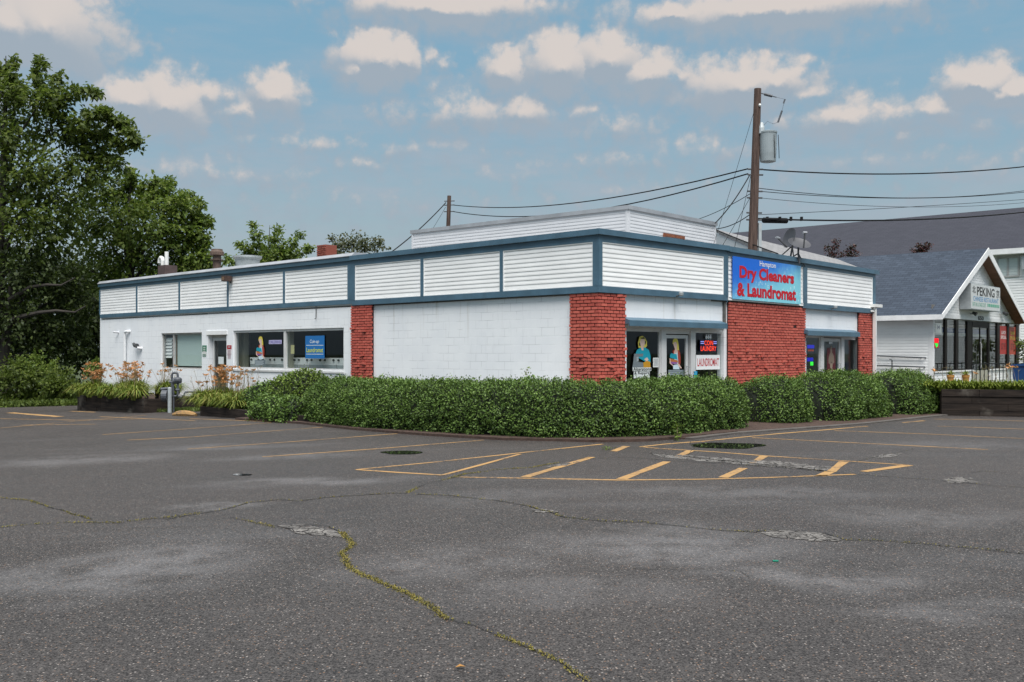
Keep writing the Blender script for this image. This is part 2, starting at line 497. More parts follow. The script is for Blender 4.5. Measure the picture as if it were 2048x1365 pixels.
MT['puddle'] = M_.finish(M_.pbr((.010, .010, .011), .03, spec=.5))

# ------------------------------------------------------------------ helpers
WM = {}


def prop(o, label=None, cat=None, group=None, kind=None):
    for k, v in (('label', label), ('category', cat), ('group', group), ('kind', kind)):
        if v:
            o[k] = v
    return o


def thing(name, label, cat, mat=None, group=None):
    o = bpy.data.objects.new(name, None)
    COL.objects.link(o)
    W = mat if isinstance(mat, Matrix) else Matrix.Translation(Vector(mat or (0, 0, 0)))
    o.matrix_basis = W
    o.empty_display_size = .2
    WM[o] = W
    return prop(o, label, cat, group)


def place(o, parent, W):
    WM[o] = W
    if parent is not None:
        o.parent = parent
        o.matrix_basis = WM[parent].inverted() @ W
    else:
        o.matrix_basis = W
    COL.objects.link(o)
    return o


class MB:
    """collects geometry in the coordinates of one frame and links it as one mesh"""

    def __init__(s, W=None):
        s.W = W or Matrix.Identity(4)
        s.M = None
        s.v, s.f, s.mi, s.mats, s.cur = [], [], [], [], 0

    def use(s, m):
        if m not in s.mats:
            s.mats.append(m)
        s.cur = s.mats.index(m)
        return s

    def at(s, W):
        s.M = None if W is None else s.W.inverted() @ W
        return s

    def add(s, vs, fs):
        b = len(s.v)
        s.v += [tuple(s.M @ Vector(p)) if s.M else tuple(p) for p in vs]
        s.f += [tuple(i + b for i in f) for f in fs]
        s.mi += [s.cur] * len(fs)
        return s

    def box(s, x0, x1, y0, y1, z0, z1):
        vs = [(x, y, z) for z in (z0, z1) for y in (y0, y1) for x in (x0, x1)]
        return s.add(vs, [(0, 2, 3, 1), (4, 5, 7, 6), (0, 1, 5, 4), (2, 6, 7, 3), (0, 4, 6, 2), (1, 3, 7, 5)])

    def prism(s, poly, x0, x1):
        """poly of (y, z), drawn along x"""
        n = len(poly)
        vs = [(x0, a, b) for a, b in poly] + [(x1, a, b) for a, b in poly]
        fs = [tuple(range(n)), tuple(range(2 * n - 1, n - 1, -1))] + [(i, i + n, (i + 1) % n + n, (i + 1) % n) for i in range(n)]
        return s.add(vs, fs)

    def slab(s, poly, z0, z1):
        """poly of (x, y), drawn along z"""
        n = len(poly)
        vs = [(a, b, z0) for a, b in poly] + [(a, b, z1) for a, b in poly]
        fs = [tuple(range(n - 1, -1, -1)), tuple(range(n, 2 * n))] + [(i, (i + 1) % n, (i + 1) % n + n, i + n) for i in range(n)]
        return s.add(vs, fs)

    def plate(s, poly, y0, y1):
        """poly of (x, z), drawn along y"""
        n = len(poly)
        vs = [(a, y0, b) for a, b in poly] + [(a, y1, b) for a, b in poly]
        fs = [tuple(range(n)), tuple(range(2 * n - 1, n - 1, -1))] + [(i, i + n, (i + 1) % n + n, (i + 1) % n) for i in range(n)]
        return s.add(vs, fs)

    def tube(s, pts, r, n=8, caps=True):
        pts = [Vector(p) for p in pts]
        rs = r if isinstance(r, (list, tuple)) else [r] * len(pts)
        rings, prev = [], None
        for i, p in enumerate(pts):
            t = (pts[min(i + 1, len(pts) - 1)] - pts[max(i - 1, 0)])
            t = t.normalized() if t.length > 1e-9 else Vector((0, 0, 1))
            a = prev if prev is not None else (Vector((0, 0, 1)) if abs(t.z) < .9 else Vector((1, 0, 0)))
            u = a - t * a.dot(t)
            u = u.normalized() if u.length > 1e-6 else t.orthogonal().normalized()
            prev = u
            w = t.cross(u)
            rings.append([p + (u * math.cos(2 * math.pi * k / n) + w * math.sin(2 * math.pi * k / n)) * rs[i] for k in range(n)])
        vs = [q for ring in rings for q in ring]
        fs = [(i * n + k, i * n + (k + 1) % n, (i + 1) * n + (k + 1) % n, (i + 1) * n + k) for i in range(len(pts) - 1) for k in range(n)]
        if caps:
            fs += [tuple(range(n - 1, -1, -1)), tuple(range((len(pts) - 1) * n, len(pts) * n))]
        return s.add(vs, fs)

    def lathe(s, c, prof, n=20):
        """prof of (radius, height) round a vertical axis at c"""
        vs = [(c[0] + r * math.cos(2 * math.pi * k / n), c[1] + r * math.sin(2 * math.pi * k / n), c[2] + h) for r, h in prof for k in range(n)]
        m = len(prof)
        fs = [(i * n + k, i * n + (k + 1) % n, (i + 1) * n + (k + 1) % n, (i + 1) * n + k) for i in range(m - 1) for k in range(n)]
        fs += [tuple(range(n - 1, -1, -1)), tuple(range((m - 1) * n, m * n))]
        return s.add(vs, fs)

    def build(s, name, mat=None, parent=None, smooth=False, W=None):
        me = bpy.data.meshes.new(name)
        me.from_pydata([tuple(v) for v in s.v], [], s.f)
        for m in (s.mats if s.mats else [mat]):
            me.materials.append(m)
        if s.mats:
            me.polygons.foreach_set('material_index', s.mi)
        if smooth:
            me.polygons.foreach_set('use_smooth', [True] * len(me.polygons))
        me.update()
        return place(bpy.data.objects.new(name, me), parent, s.W)


def quads_object(name, V, mat, parent=None, W=None, tri=False):
    """V: (n,4,3) array of separate quads (leaf cards)"""
    n = len(V)
    me = bpy.data.meshes.new(name)
    me.vertices.add(n * 4)
    me.vertices.foreach_set('co', V.reshape(-1).astype(np.float32))
    me.loops.add(n * 4)
    me.loops.foreach_set('vertex_index', np.arange(n * 4, dtype=np.int32))
    me.polygons.add(n)
    me.polygons.foreach_set('loop_start', np.arange(0, n * 4, 4, dtype=np.int32))
    me.polygons.foreach_set('loop_total', np.full(n, 4, dtype=np.int32))
    me.materials.append(mat)
    me.update(calc_edges=True)
    me.validate()
    Wm = W or Matrix.Identity(4)
    return place(bpy.data.objects.new(name, me), parent, Wm)


def unit(a):
    return a / np.maximum(np.linalg.norm(a, axis=-1, keepdims=True), 1e-9)


def leaves(P, size, T=None, N=None, aspect=.55, jt=.6, jn=.6, fold=.18):
    """leaf cards at points P pointing along T and facing N, both jittered"""
    n = len(P)
    t = rng.normal(size=(n, 3)) * jt + (T if T is not None else 0)
    t = unit(t)
    nn = rng.normal(size=(n, 3)) * jn + (N if N is not None else np.array([0, 0, 1.0]))
    b = unit(np.cross(t, nn))
    m = np.cross(b, t)
    L = size * rng.uniform(.65, 1.25, (n, 1))
    w = L * aspect * .5
    up = m * L * fold
    return np.stack([P, P + t * L * .5 + b * w + up, P + t * L, P + t * L * .5 - b * w + up], axis=1)


# --- from a point of the photograph to a point of the place
def ray(px, py):
    return Vector(((px - CX) / F, 1.0, (HY - py) / F))


def at(px, py, depth):
    return Vector((0, 0, EYE)) + ray(px, py) * depth


def gz(x):
    s = max(0.0, 1.0 - max(x, -30.0))
    return -0.027 * s * s / (s + 2.0)


def ground(px, py, up=0.0):
    r = ray(px, py)
    z = 0.0
    for _ in range(12):
        d = (EYE - z - up) / -r.z
        z = gz(r.x * d)
    return Vector((r.x * d, d, z + up))


def frame(o, x, y):
    l = math.hypot(x, y)
    x, y = x / l, y / l
    return Matrix(((x, -y, 0, o[0]), (y, x, 0, o[1]), (0, 0, 1, 0), (0, 0, 0, 1)))


def fl(W, px, py, y=0.0):
    """local (x, z) where the line of sight meets the plane at local depth y of frame W"""
    inv = W.inverted()
    o = inv @ Vector((0, 0, EYE))
    d = inv.to_3x3() @ ray(px, py)
    k = (y - o.y) / d.y
    return o.x + d.x * k, o.z + d.z * k


_txt = {}


def glyphs(body, bold=0.0, shear=0.0, space=1.0):
    k = (body, bold, shear, space)
    if k not in _txt:
        c = bpy.data.curves.new('lettering', 'FONT')
        c.body, c.offset, c.shear, c.space_character = body, bold, shear, space
        c.resolution_u = 3
        o = bpy.data.objects.new('lettering', c)
        COL.objects.link(o)
        dg = bpy.context.evaluated_depsgraph_get()
        me = bpy.data.meshes.new_from_object(o.evaluated_get(dg))
        _txt[k] = ([tuple(v.co) for v in me.vertices], [tuple(p.vertices) for p in me.polygons])
        bpy.data.objects.remove(o)
        bpy.data.curves.remove(c)
        bpy.data.meshes.remove(me)
    return _txt[k]


def write(mb, body, x0, x1, z0, z1, y, bold=.012, shear=0.0, space=1.0):
    """lettering fitted to the box x0..x1, z0..z1 on the plane y, read from the -y side"""
    V, Fc = glyphs(body, bold, shear, space)
    a = np.array(V)
    lo, hi = a.min(0), a.max(0)
    vs = [(x0 + (p[0] - lo[0]) / (hi[0] - lo[0]) * (x1 - x0), y, z0 + (p[1] - lo[1]) / (hi[1] - lo[1]) * (z1 - z0)) for p in V]
    return mb.add(vs, Fc)


# ------------------------------------------------------------------ ground, lot, markings
def sheet(name, xs, ys, up, mat, wob=0.0):
    vs = [(x, y, gz(x) + up) for y in ys for x in xs]
    n = len(xs)
    fs = [(j * n + i, j * n + i + 1, (j + 1) * n + i + 1, (j + 1) * n + i) for j in range(len(ys) - 1) for i in range(n - 1)]
    return prop(MB().add(vs, fs).build(name, mat), kind='structure')


xs = [-900, -300, -120, -60, -45, -36] + [-30 + .75 * i for i in range(44)] + [4, 12, 30, 60, 120, 300, 900]
sheet('terrain', xs, [-400, -60, 0, 30, 60, 120, 300, 1200], -.06, MT['terrain'])
lot_xs = [x for x in xs if -60 <= x <= 60]
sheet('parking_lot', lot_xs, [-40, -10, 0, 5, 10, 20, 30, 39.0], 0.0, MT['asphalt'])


def gw(p, up=0.0):
    return Vector((p[0], p[1], gz(p[0]) + up))


def ribbon(mb, pts, w, up=.004, jag=0.0):
    """a flat strip along ground points (world), following the slope"""
    P = [Vector((p[0], p[1], 0)) for p in pts]
    out = []
    for a, b in zip(P[:-1], P[1:]):
        n = max(1, int((b - a).length / .6))
        out += [a.lerp(b, i / n) for i in range(n)]
    out.append(P[-1])
    vs = []
    for i, p in enumerate(out):
        t = (out[min(i + 1, len(out) - 1)] - out[max(i - 1, 0)]).normalized()
        nrm = Vector((-t.y, t.x, 0))
        ww = (w[0] + (w[1] - w[0]) * i / max(1, len(out) - 1)) if isinstance(w, tuple) else w
        ww *= .5 * (1 + jag * random.uniform(-1, 1))
        for q in (p + nrm * ww, p - nrm * ww):
            vs.append((q.x, q.y, gz(q.x) + up))
    fs = [(2 * i, 2 * i + 1, 2 * i + 3, 2 * i + 2) for i in range(len(out) - 1)]
    return mb.add(vs, fs)


LINES = [  # pixel polylines of painted lines, width in metres
    ([(380, 838), (490, 842), (592, 847)], .10), ([(205, 870), (380, 858), (543, 846)], .09), ([(255, 881), (380, 875), (646, 855)], .10),
    ([(375, 899), (600, 883), (795, 868)], .10), ([(525, 914.5), (760, 898), (967, 881)], .10), ([(0, 857), (130, 845), (293, 831)], .08),
    ([(712, 940), (860, 926), (1000, 911), (1120, 898), (1205, 889)], .10), ([(712, 940), (800, 946), (885, 951)], .10),
    ([(885, 951), (960, 931), (1040, 909)], .10),
    ([(919, 955), (1060, 957.5), (1237, 961), (1400, 959.5), (1537, 956), (1710, 949.5)], .11),
    ([(1050, 955), (1120, 934), (1184, 915)], .16), ([(1243, 959), (1334, 924)], .17), ([(1446, 956), (1487, 937)], .17),
    ([(1353, 915), (1381, 902)], .15), ([(1503, 929), (1528, 913)], .15), ([(1227, 903.5), (1253, 893)], .17),
    ([(1640, 953), (1663, 943), (1688, 924)], .16),
    ([(1281, 894.5), (1330, 889), (1381, 885), (1400, 884), (1475, 876), (1558, 868), (1650, 860.5), (1735, 853)], .13),
    ([(1281, 894.5), (1322, 898), (1430, 904.5), (1537, 913), (1680, 922), (1818, 931)], .10), ([(1818, 931), (1727, 944)], .17),
    ([(1805, 846), (1849, 842)], .12), ([(1868, 839), (1960, 840), (2048, 843), (2200, 850)], .10), ([(1504, 876), (1700, 886), (1976, 900)], .10),
    ([(1669, 862), (1860, 869), (2048, 878)], .09), ([(1875, 853), (2048, 859)], .09),
    ([(45, 799), (135, 810)], .40), ([(20, 826), (120, 834)], .34), ([(140, 823), (190, 825)], .2),
    ([(0, 838), (150, 841), (300, 838)], .1), ([(40, 851), (190, 849)], .1), ([(200, 834), (390, 842)], .1),
]
for pts, w in LINES:
    mb = MB()
    ribbon(mb, [ground(*p) for p in pts], w * .82, .004, .16)
    prop(mb.build('parking_line', MT['line']), kind='structure')


def puddle(cx, cy, hw, hh, seed):
    P = []
    for k in range(40):
        a = 2 * math.pi * k / 40
        r = 1 + .28 * noise.noise((math.cos(a) * 1.3, math.sin(a) * 1.3, seed))
        P.append(ground(cx + hw * r * math.cos(a), cy + hh * r * math.sin(a)))
    mb = MB().add([(p.x, p.y, gz(p.x) + .006) for p in P], [tuple(range(39, -1, -1))])
    prop(mb.build('puddle', MT['puddle']), kind='structure')


puddle(806, 906, 42, 3.6, 1.0)
puddle(1452, 892, 70, 6, 4.0)
puddle(484, 950.5, 20, 1.8, 8.0)


def patch(poly, up=.005, mat='gravel', seed=0.0):
    P = []
    for i in range(len(poly)):
        a, b = poly[i], poly[(i + 1) % len(poly)]
        for k in range(6):
            t = k / 6
            x, y = a[0] + (b[0] - a[0]) * t, a[1] + (b[1] - a[1]) * t
            P.append(ground(x + random.uniform(-6, 6), y + random.uniform(-1.3, 1.3)))
    mb = MB().add([(p.x, p.y, gz(p.x) + up) for p in P], [tuple(range(len(P) - 1, -1, -1))])
    prop(mb.build('gravel_patch', MT[mat]), kind='structure')


patch([(1500, 1064), (1560, 1061), (1640, 1066), (1688, 1081), (1650, 1085), (1560, 1077)])
patch([(1062, 1019), (1100, 1020), (1112, 1025), (1070, 1026)])
patch([(555, 1052), (610, 1050), (680, 1066), (685, 1077), (600, 1070)])
patch([(1290, 906), (1380, 913), (1560, 924), (1660, 934), (1655, 944), (1500, 931), (1330, 917)])
patch([(1886, 961), (1905, 955), (1940, 957), (1958, 966), (1900, 968)])
patch([(1720, 918), (1790, 908), (1815, 906), (1780, 916)])
patch([(1090, 935), (1130, 927), (1160, 925), (1120, 933)])

CRACKS = [  # pixel polyline, width of gap, moss per metre, moss width
    ([(1170, 1364), (1130, 1332), (1085, 1310), (1040, 1290), (985, 1268)], .012, 330, .030),
    ([(985, 1268), (940, 1252), (900, 1240)], .014, 40, .02),
    ([(900, 1240), (870, 1220), (830, 1196), (790, 1180), (740, 1158), (705, 1142), (690, 1126), (686, 1110), (697, 1100), (703, 1090), (692, 1076), (684, 1066)], .012, 560, .044),
    ([(684, 1066), (650, 1054), (610, 1050)], .016, 20, .02),
    ([(460, 1036), (500, 1044), (550, 1056)], .01, 110, .04),
    ([(0, 997), (60, 1002), (110, 1018), (150, 1030), (185, 1040)], .018, 120, .03),
    ([(0, 1056), (60, 1050), (130, 1046), (185, 1046), (230, 1047), (290, 1040), (350, 1034), (405, 1026)], .014, 120, .035),
    ([(330, 1040), (405, 1027), (440, 1022), (500, 1006), (560, 1000), (600, 1003), (650, 996), (740, 990), (815, 987)], .03, 45, .03),
    ([(815, 987), (840, 973), (880, 962), (930, 949), (1000, 940), (1060, 936), (1120, 926), (1180, 916)], .014, 170, .05),
    ([(830, 989), (900, 992), (1000, 1003), (1060, 1014), (1130, 1035), (1200, 1043), (1280, 1045), (1350, 1052), (1420, 1060), (1500, 1064)], .026, 60, .035),
    ([(1500, 1064), (1560, 1060), (1640, 1065), (1690, 1081)], .02, 30, .03),
    ([(1690, 1081), (1760, 1082), (1850, 1089), (1950, 1098), (2060, 1110)], .022, 70, .03),
    ([(1180, 918), (1260, 916), (1330, 921), (1450, 929), (1560, 936), (1655, 944), (1720, 950), (1800, 956), (1900, 963), (1960, 970), (2060, 977)], .024, 12, .03),
    ([(1380, 884), (1386, 898), (1376, 912)], .012, 4, .02), ([(1700, 928), (1760, 912), (1830, 899)], .01, 4, .02),
    ([(1940, 946), (1975, 943), (2010, 947)], .02, 14, .03), ([(1270, 1138), (1300, 1140), (1340, 1137)], .012, 2, .02), ([(1440, 1140), (1480, 1144), (1500, 1156)], .008, 2, .02),
]
moss = []
for pts, w, dens, mw in CRACKS:
    P = [ground(*p) for p in pts]
    Q = []
    for a, b in zip(P[:-1], P[1:]):
        n = max(2, int((b - a).length / .10))
        for i in range(n):
            q = a.lerp(b, i / n)
            k = .035 if w > .01 else .02
            q.x += k * noise.noise((q.x * 3.1, q.y * 3.1, 3)) + .4 * k * noise.noise((q.x * 14, q.y * 14, 5))
            q.y += k * noise.noise((q.x * 3.1, q.y * 3.1, 9)) + .4 * k * noise.noise((q.x * 14, q.y * 14, 7))
            Q.append(q)
    Q.append(P[-1])
    mb = MB()
    vs = []
    for i, q in enumerate(Q):
        t = (Q[min(i + 1, len(Q) - 1)] - Q[max(i - 1, 0)])
        t = Vector((t.x, t.y, 0)).normalized()
        nr = Vector((-t.y, t.x, 0))
        ww = w * (.55 + .7 * abs(noise.noise((q.x * 5, q.y * 5, 2)))) * .5
        for s in (1, -1):
            r = q + nr * ww * s
            vs.append((r.x, r.y, gz(r.x) + .007))
    mb.add(vs, [(2 * i, 2 * i + 1, 2 * i + 3, 2 * i + 2) for i in range(len(Q) - 1)])
    prop(mb.build('asphalt_crack', MT['crack']), kind='structure')
    for a, b in zip(Q[:-1], Q[1:]):
        L = (b - a).length
        m = 1.0 if dens > 250 else max(0, min(1.6, 1.2 + 3.2 * noise.noise((a.x * 1.3, a.y * 1.3, 1))))
        k = rng.poisson(dens * L * m)
        if k:
            t = rng.uniform(0, 1, (k, 1))
            A, B = np.array(a), np.array(b)
            pp = A + (B - A) * t + np.concatenate([rng.normal(size=(k, 2)) * mw * .36, np.zeros((k, 1))], 1)
            pp[:, 2] = [gz(x) + .004 for x in pp[:, 0]]
            moss.append(pp)
MP = np.concatenate(moss)
prop(quads_object('moss', leaves(MP, .017, np.array([0, 0, .7]), None, .55, 1.0, 1.0), MT['moss']), kind='stuff')

# ------------------------------------------------------------------ frames of the laundromat
C = at(1197.5, 457, 22.1)
WL = frame(C, .7189, -.6952)              # left face: x runs to the corner, y goes into the building
WR = frame(C, .7098, .7045)               # street face
kx, _ = fl(WR, 1455, 500)
K0 = WR @ Vector((kx, 0, 0))
WK = frame(K0, .6572, .7537)              # street face beyond the bend


def X(W, px, y=0.0):
    return fl(W, px, HY, y)[0]


def Z(W, px, py, y=0.0):
    return fl(W, px, py, y)[1]


Z_COP = Z(WL, 1197.5, 457, -.05)
Z_COPB = Z(WL, 1197.5, 468.5, -.05)
Z_PT = Z(WR, 1204.5, 483.6)
Z_PB = Z(WR, 1230, 574)
Z_FB = Z(WR, 1252, 588.3)
YW = .12                                   # wall plane behind the fascia
xl0 = X(WL, 196.5)                         # left end of the fascia
xls = X(WL, 704)                           # step between low and high fascia
xk1 = kx
xe = X(WK, 1751)                           # right end
BASE = thing('laundromat_building', 'low white laundromat with blue trimmed siding fascia and red painted brick pillars', 'building', Matrix.Translation(Vector((C.x, C.y, 0))))


def part(mb, name, mat=None, parent=BASE, **k):
    return mb.build(name, mat, parent, **k)


# footprint
LE = WL @ Vector((xl0 + .1, YW, 0))
RE = WK @ Vector((xe - .1, YW, 0))
CC = WL @ Vector((-YW, YW, 0))
KK = WK @ Vector((0, YW, 0))
BL = LE + Vector((.6952, .7189, 0)) * 11.0
BR = RE + Vector((-.7537, .6572, 0)) * 9.0
foot = [(p.x, p.y) for p in (LE, CC, KK, RE, BR, BL)]


def wall(W, x0, x1, z0, z1, y, holes, mat, name='wall', th=.2):
    """one wall sheet with real openings and reveals"""
    X_ = sorted({x0, x1, *[h[0] for h in holes], *[h[1] for h in holes]})
    Z_ = sorted({z0, z1, *[h[2] for h in holes], *[h[3] for h in holes]})
    mb = MB(W)

    def solid(i, j):
        if i < 0 or j < 0 or i >= len(X_) - 1 or j >= len(Z_) - 1:
            return False
        a, b = (X_[i] + X_[i + 1]) / 2, (Z_[j] + Z_[j + 1]) / 2
        return not any(h[0] < a < h[1] and h[2] < b < h[3] for h in holes)
    for i in range(len(X_) - 1):
        for j in range(len(Z_) - 1):
            if not solid(i, j):
                continue
            a, b, c, d = X_[i], X_[i + 1], Z_[j], Z_[j + 1]
            mb.add([(a, y, c), (b, y, c), (b, y, d), (a, y, d)], [(0, 1, 2, 3)])
            mb.add([(a, y + th, c), (b, y + th, c), (b, y + th, d), (a, y + th, d)], [(3, 2, 1, 0)])
            for (ii, jj, q) in ((i - 1, j, [(a, c), (a, d)]), (i + 1, j, [(b, d), (b, c)]), (i, j - 1, [(b, c), (a, c)]), (i, j + 1, [(a, d), (b, d)])):
                if not solid(ii, jj):
                    mb.add([(q[0][0], y, q[0][1]), (q[1][0], y, q[1][1]), (q[1][0], y + th, q[1][1]), (q[0][0], y + th, q[0][1])], [(0, 1, 2, 3)])
    return part(mb, name, mat)


# openings, left face
wa = (X(WL, 322.6, YW), X(WL, 403.6, YW), Z(WL, 403.6, 739.6, YW), Z(WL, 403.6, 665, YW))
dr = (X(WL, 415.7, YW), X(WL, 453, YW), -.32, Z(WL, 434, 670.5, YW))
wb = (X(WL, 466.5, YW), X(WL, 687.6, YW), Z(WL, 687.6, 743.5, YW), Z(WL, 687.6, 655.6, YW))
zt = Z_COP - .25
wall(WL, X(WL, 203, YW), -YW, -.9, zt, YW, [wa, dr, wb], MT['block'])
# street face, first bay and second bay
s1 = (X(WR, 1253, YW), X(WR, 1454.5, YW), .05, Z(WR, 1254.6, 650, YW))
wall(WR, YW, kx + .02, -.6, zt, YW, [s1], MT['block'])
s2 = (X(WK, 1612.5, YW), X(WK, 1719, YW), .05, Z(WK, 1613, 669, YW))
wall(WK, .03, xe - .1, -.6, zt, YW, [s2], MT['block'])
# rear and hidden sides, floor, ceiling, roof
mb = MB()
for a, b in ((RE, BR), (BR, BL), (BL, LE)):
    Wb = frame(a, b.x - a.x, b.y - a.y)
    mb.at(Wb).box(0, (b - a).length, -.2, 0, -.9, zt)
part(mb, 'rear_wall', MT['block'])
part(MB().slab(foot, -.5, .10), 'floor', MT['floor_in'])
part(MB().slab(foot, 2.95, 3.0), 'ceiling', MT['inner'])
part(MB().slab(foot, zt - .12, zt + .02), 'roof', MT['roof'])
# dark lining inside, a partition 6 m behind the windows
mb = MB()
mb.at(WL).box(xl0 + 2, -5.0, 6.2, 6.3, .1, 2.95)
mb.at(WK).box(-1, xe - .4, 6.5, 6.6, .1, 2.95)
part(mb, 'partition', MT['inner'])


def siding(mb, x0, x1, z0, z1, y, pitch=.108, lap=.011):
    n = max(1, round((z1 - z0) / pitch))
    p = (z1 - z0) / n
    for i in range(n):
        a, b = z0 + i * p, z0 + (i + 1) * p
        mb.add([(x0, y - lap, a), (x1, y - lap, a), (x1, y - lap, a + p * .25), (x0, y - lap, a + p * .25), (x1, y, b), (x0, y, b), (x1, y, a), (x0, y, a)],
               [(0, 1, 2, 3), (3, 2, 4, 5), (7, 6, 1, 0)])
    return mb


def panel(W, x0, x1, z0, z1, y):
    mb = MB(W)
    e = .022
    mb.box(x0, x1, y - .022, y + .02, z1 - e, z1)
    mb.box(x0, x1, y - .022, y + .02, z0, z0 + e)
    mb.box(x0, x0 + e, y - .021, y + .02, z0 + e, z1 - e)
    mb.box(x1 - e, x1, y - .021, y + .02, z0 + e, z1 - e)
    siding(mb, x0 + e, x1 - e, z0 + e, z1 - e, y + .002)
    part(mb, 'siding_panel', MT['siding'])


def fascia(W, x0, x1, posts, zb, zpb, zpt, zcb, zct, y, cop, copm=MT['trim'], ends=(0, 0), skipb=()):
    """blue trim: bottom rail, top band, posts (px spans) and coping; siding between"""
    mb = MB(W)
    segs = [(x0, x1)]
    for a, b in skipb:
        segs = [s for q in segs for s in (((q[0], a), (b, q[1])) if q[0] < a and b < q[1] else (q,))]
    for a, b in segs:
        mb.box(a, b, y, y + .10, zb, zpb)
    mb.box(x0, x1, y, y + .10, zpt, zcb)
    for a, b in posts:
        mb.box(a, b, y - .004, y + .10, zpb, zpt)
    part(mb, 'fascia_trim', MT['trim'])
    mb = MB(W).box(x0, x1, y + .06, y + .10, zpb, zpt)
    part(mb, 'fascia_backing', MT['inner'])
    e = [x0] + [q for p in posts for q in p] + [x1]
    sp = [(posts[i][1], posts[i + 1][0]) for i in range(len(posts) - 1)]
    for a, b in sp:
        panel(W, a, b, zpb, zpt, y + .03)
    if cop:
        mb = MB(W).prism([(y - .07, zcb), (y - .07, zct), (y + .35, zct - .03), (y + .35, zct - .09), (y - .03, zcb)], x0 - ends[0], x1 + ends[1])
        part(mb, 'coping', copm)


# high fascia on the left face and the two street bays
def ps(W, *spans, y=0.0):
    return [(X(W, a, y), X(W, b, y)) for a, b in spans]


fascia(WL, xls, -.002, [(xls, X(WL, 709.5)), *ps(WL, (841, 846.5), (999.5, 1005.5)), (X(WL, 1185.5), -.002)], Z_FB, Z_PB, Z_PT, Z_COPB, Z_COP, 0.0, True, ends=(.03, .07))
fascia(WR, .002, kx, [(.002, X(WR, 1204.8)), (X(WR, 1447.8), kx)], Z_FB, Z_PB, Z_PT, Z_COPB, Z_COP, 0.0, True, ends=(.05, 0))
z2t, z2b, z2f = Z(WK, 1614.5, 536), Z(WK, 1615.4, 606.8), Z(WK, 1613, 617)
z2cb, z2c = Z(WK, 1620, 526, -.05), Z(WK, 1620, 515.5, -.05)
bx0, bx1 = X(WK, 1606.5), X(WK, 1614.5)
fascia(WK, .004, xe, [(-.05, X(WK, 1456.6)), (bx0, bx1), (X(WK, 1746), xe)], z2f, z2b, z2t, Z_COPB - .02, Z_COP - .01, 0.0, True, ends=(-.002, .18), skipb=[(.02, bx0)])
# the banner bay's siding runs down over the bottom rail
panel(WK, X(WK, 1457), bx0, Z(WK, 1457, 600.5, -.01), z2b - .002, .018)
# low fascia of the left wing, a little further back
YL = .07
xl1 = xls - .01
zl = [Z(WL, 703, py, YL) for py in (608.4, 598.7, 530, 522, 513.5, 505.6)]
fascia(WL, xl0, xl1, [(xl0, X(WL, 198.5, YL)), *ps(WL, (271.8, 274.6), (356.8, 360), (453.8, 457), (565.8, 569.6), y=YL), (X(WL, 695, YL), xl1)], zl[0], zl[1], zl[2], zl[3], zl[4], YL, False)
part(MB(WL).prism([(YL - .06, zl[3]), (YL - .06, zl[4]), (YL + .05, zl[4] + .001), (YL + .05, zl[3])], xl0 - .05, xl1), 'fascia_cap', MT['trim_dark'])
part(MB(WL).prism([(YL - .08, zl[4] + .003), (YL - .08, zl[4] + .018), (YL + .03, zl[5]), (YL + .45, zl[5] + .01), (YL + .45, zl[4] + .003)], xl0 - .09, xl1), 'roof_edge', MT['coping'])
# end returns of the fascia at the two far ends
part(MB(WL).box(xl0, xl0 + .04, YL + .105, 3, zl[0], zl[4] - .004), 'end_fascia', MT['trim'])
part(MB(WK).box(xe - .04, xe, .105, 3, z2f, Z_COPB - .03), 'end_fascia', MT['trim'])


def bricks(mb, x0, x1, z0, z1, y, row=.0765, ln=.215, rough=.05, only=None):
    nrow = int((z1 - z0) / row)
    for j in range(nrow):
        z = z1 - (j + 1) * row
        off = (j % 2) * ln / 2
        x = x0 - off
        jz = 0
        while x < x1:
            a, b = max(x0, x), min(x1, x + ln - .026)
            x += ln
            if b - a < .03 or (rough > .02 and random.random() < .003):
                continue
            d = random.uniform(0, .010)
            low = (z - z0) / (z1 - z0)
            if random.random() < rough * (1.6 if low < .6 else .3):
                d = random.uniform(.018, .045)
            t = random.uniform(-.004, .004)
            u = random.uniform(-.004, .004) + (random.uniform(-.012, .012) if d > .015 else 0)
            yy = y - d
            zz0, zz1 = z + .009, z + row - .009
            ea = random.uniform(-.008, .008) if a == x0 else 0
            mb.add([(a + ea, yy + t, zz0 + u), (b, yy - t, zz0 - u), (b, y + .04, zz0 - u), (a + ea, y + .04, zz0 + u),
                    (a + ea, yy + t, zz1 + u), (b, yy - t, zz1 - u), (b, y + .04, zz1 - u), (a + ea, y + .04, zz1 + u)],
                   [(0, 1, 5, 4), (3, 7, 6, 2), (0, 4, 7, 3), (1, 2, 6, 5), (0, 3, 2, 1), (4, 5, 6, 7)])


def pillar(W0, faces, zt_, name='brick_pillar'):
    mb = MB(W0)
    mb.use(MT['brick'])
    for (W, x0, x1) in faces:
        mb.at(W)
        bricks(mb, x0, x1, -.3, zt_, .035, rough=.11)
    p = part(mb, name, None)
    mo = MB(W0)
    for (W, x0, x1) in faces:
        mo.at(W).box(x0 + .01, x1 - .01, .052, YW - .003, -.35, zt_)
    mo.build('mortar', MT['mortar'], p)


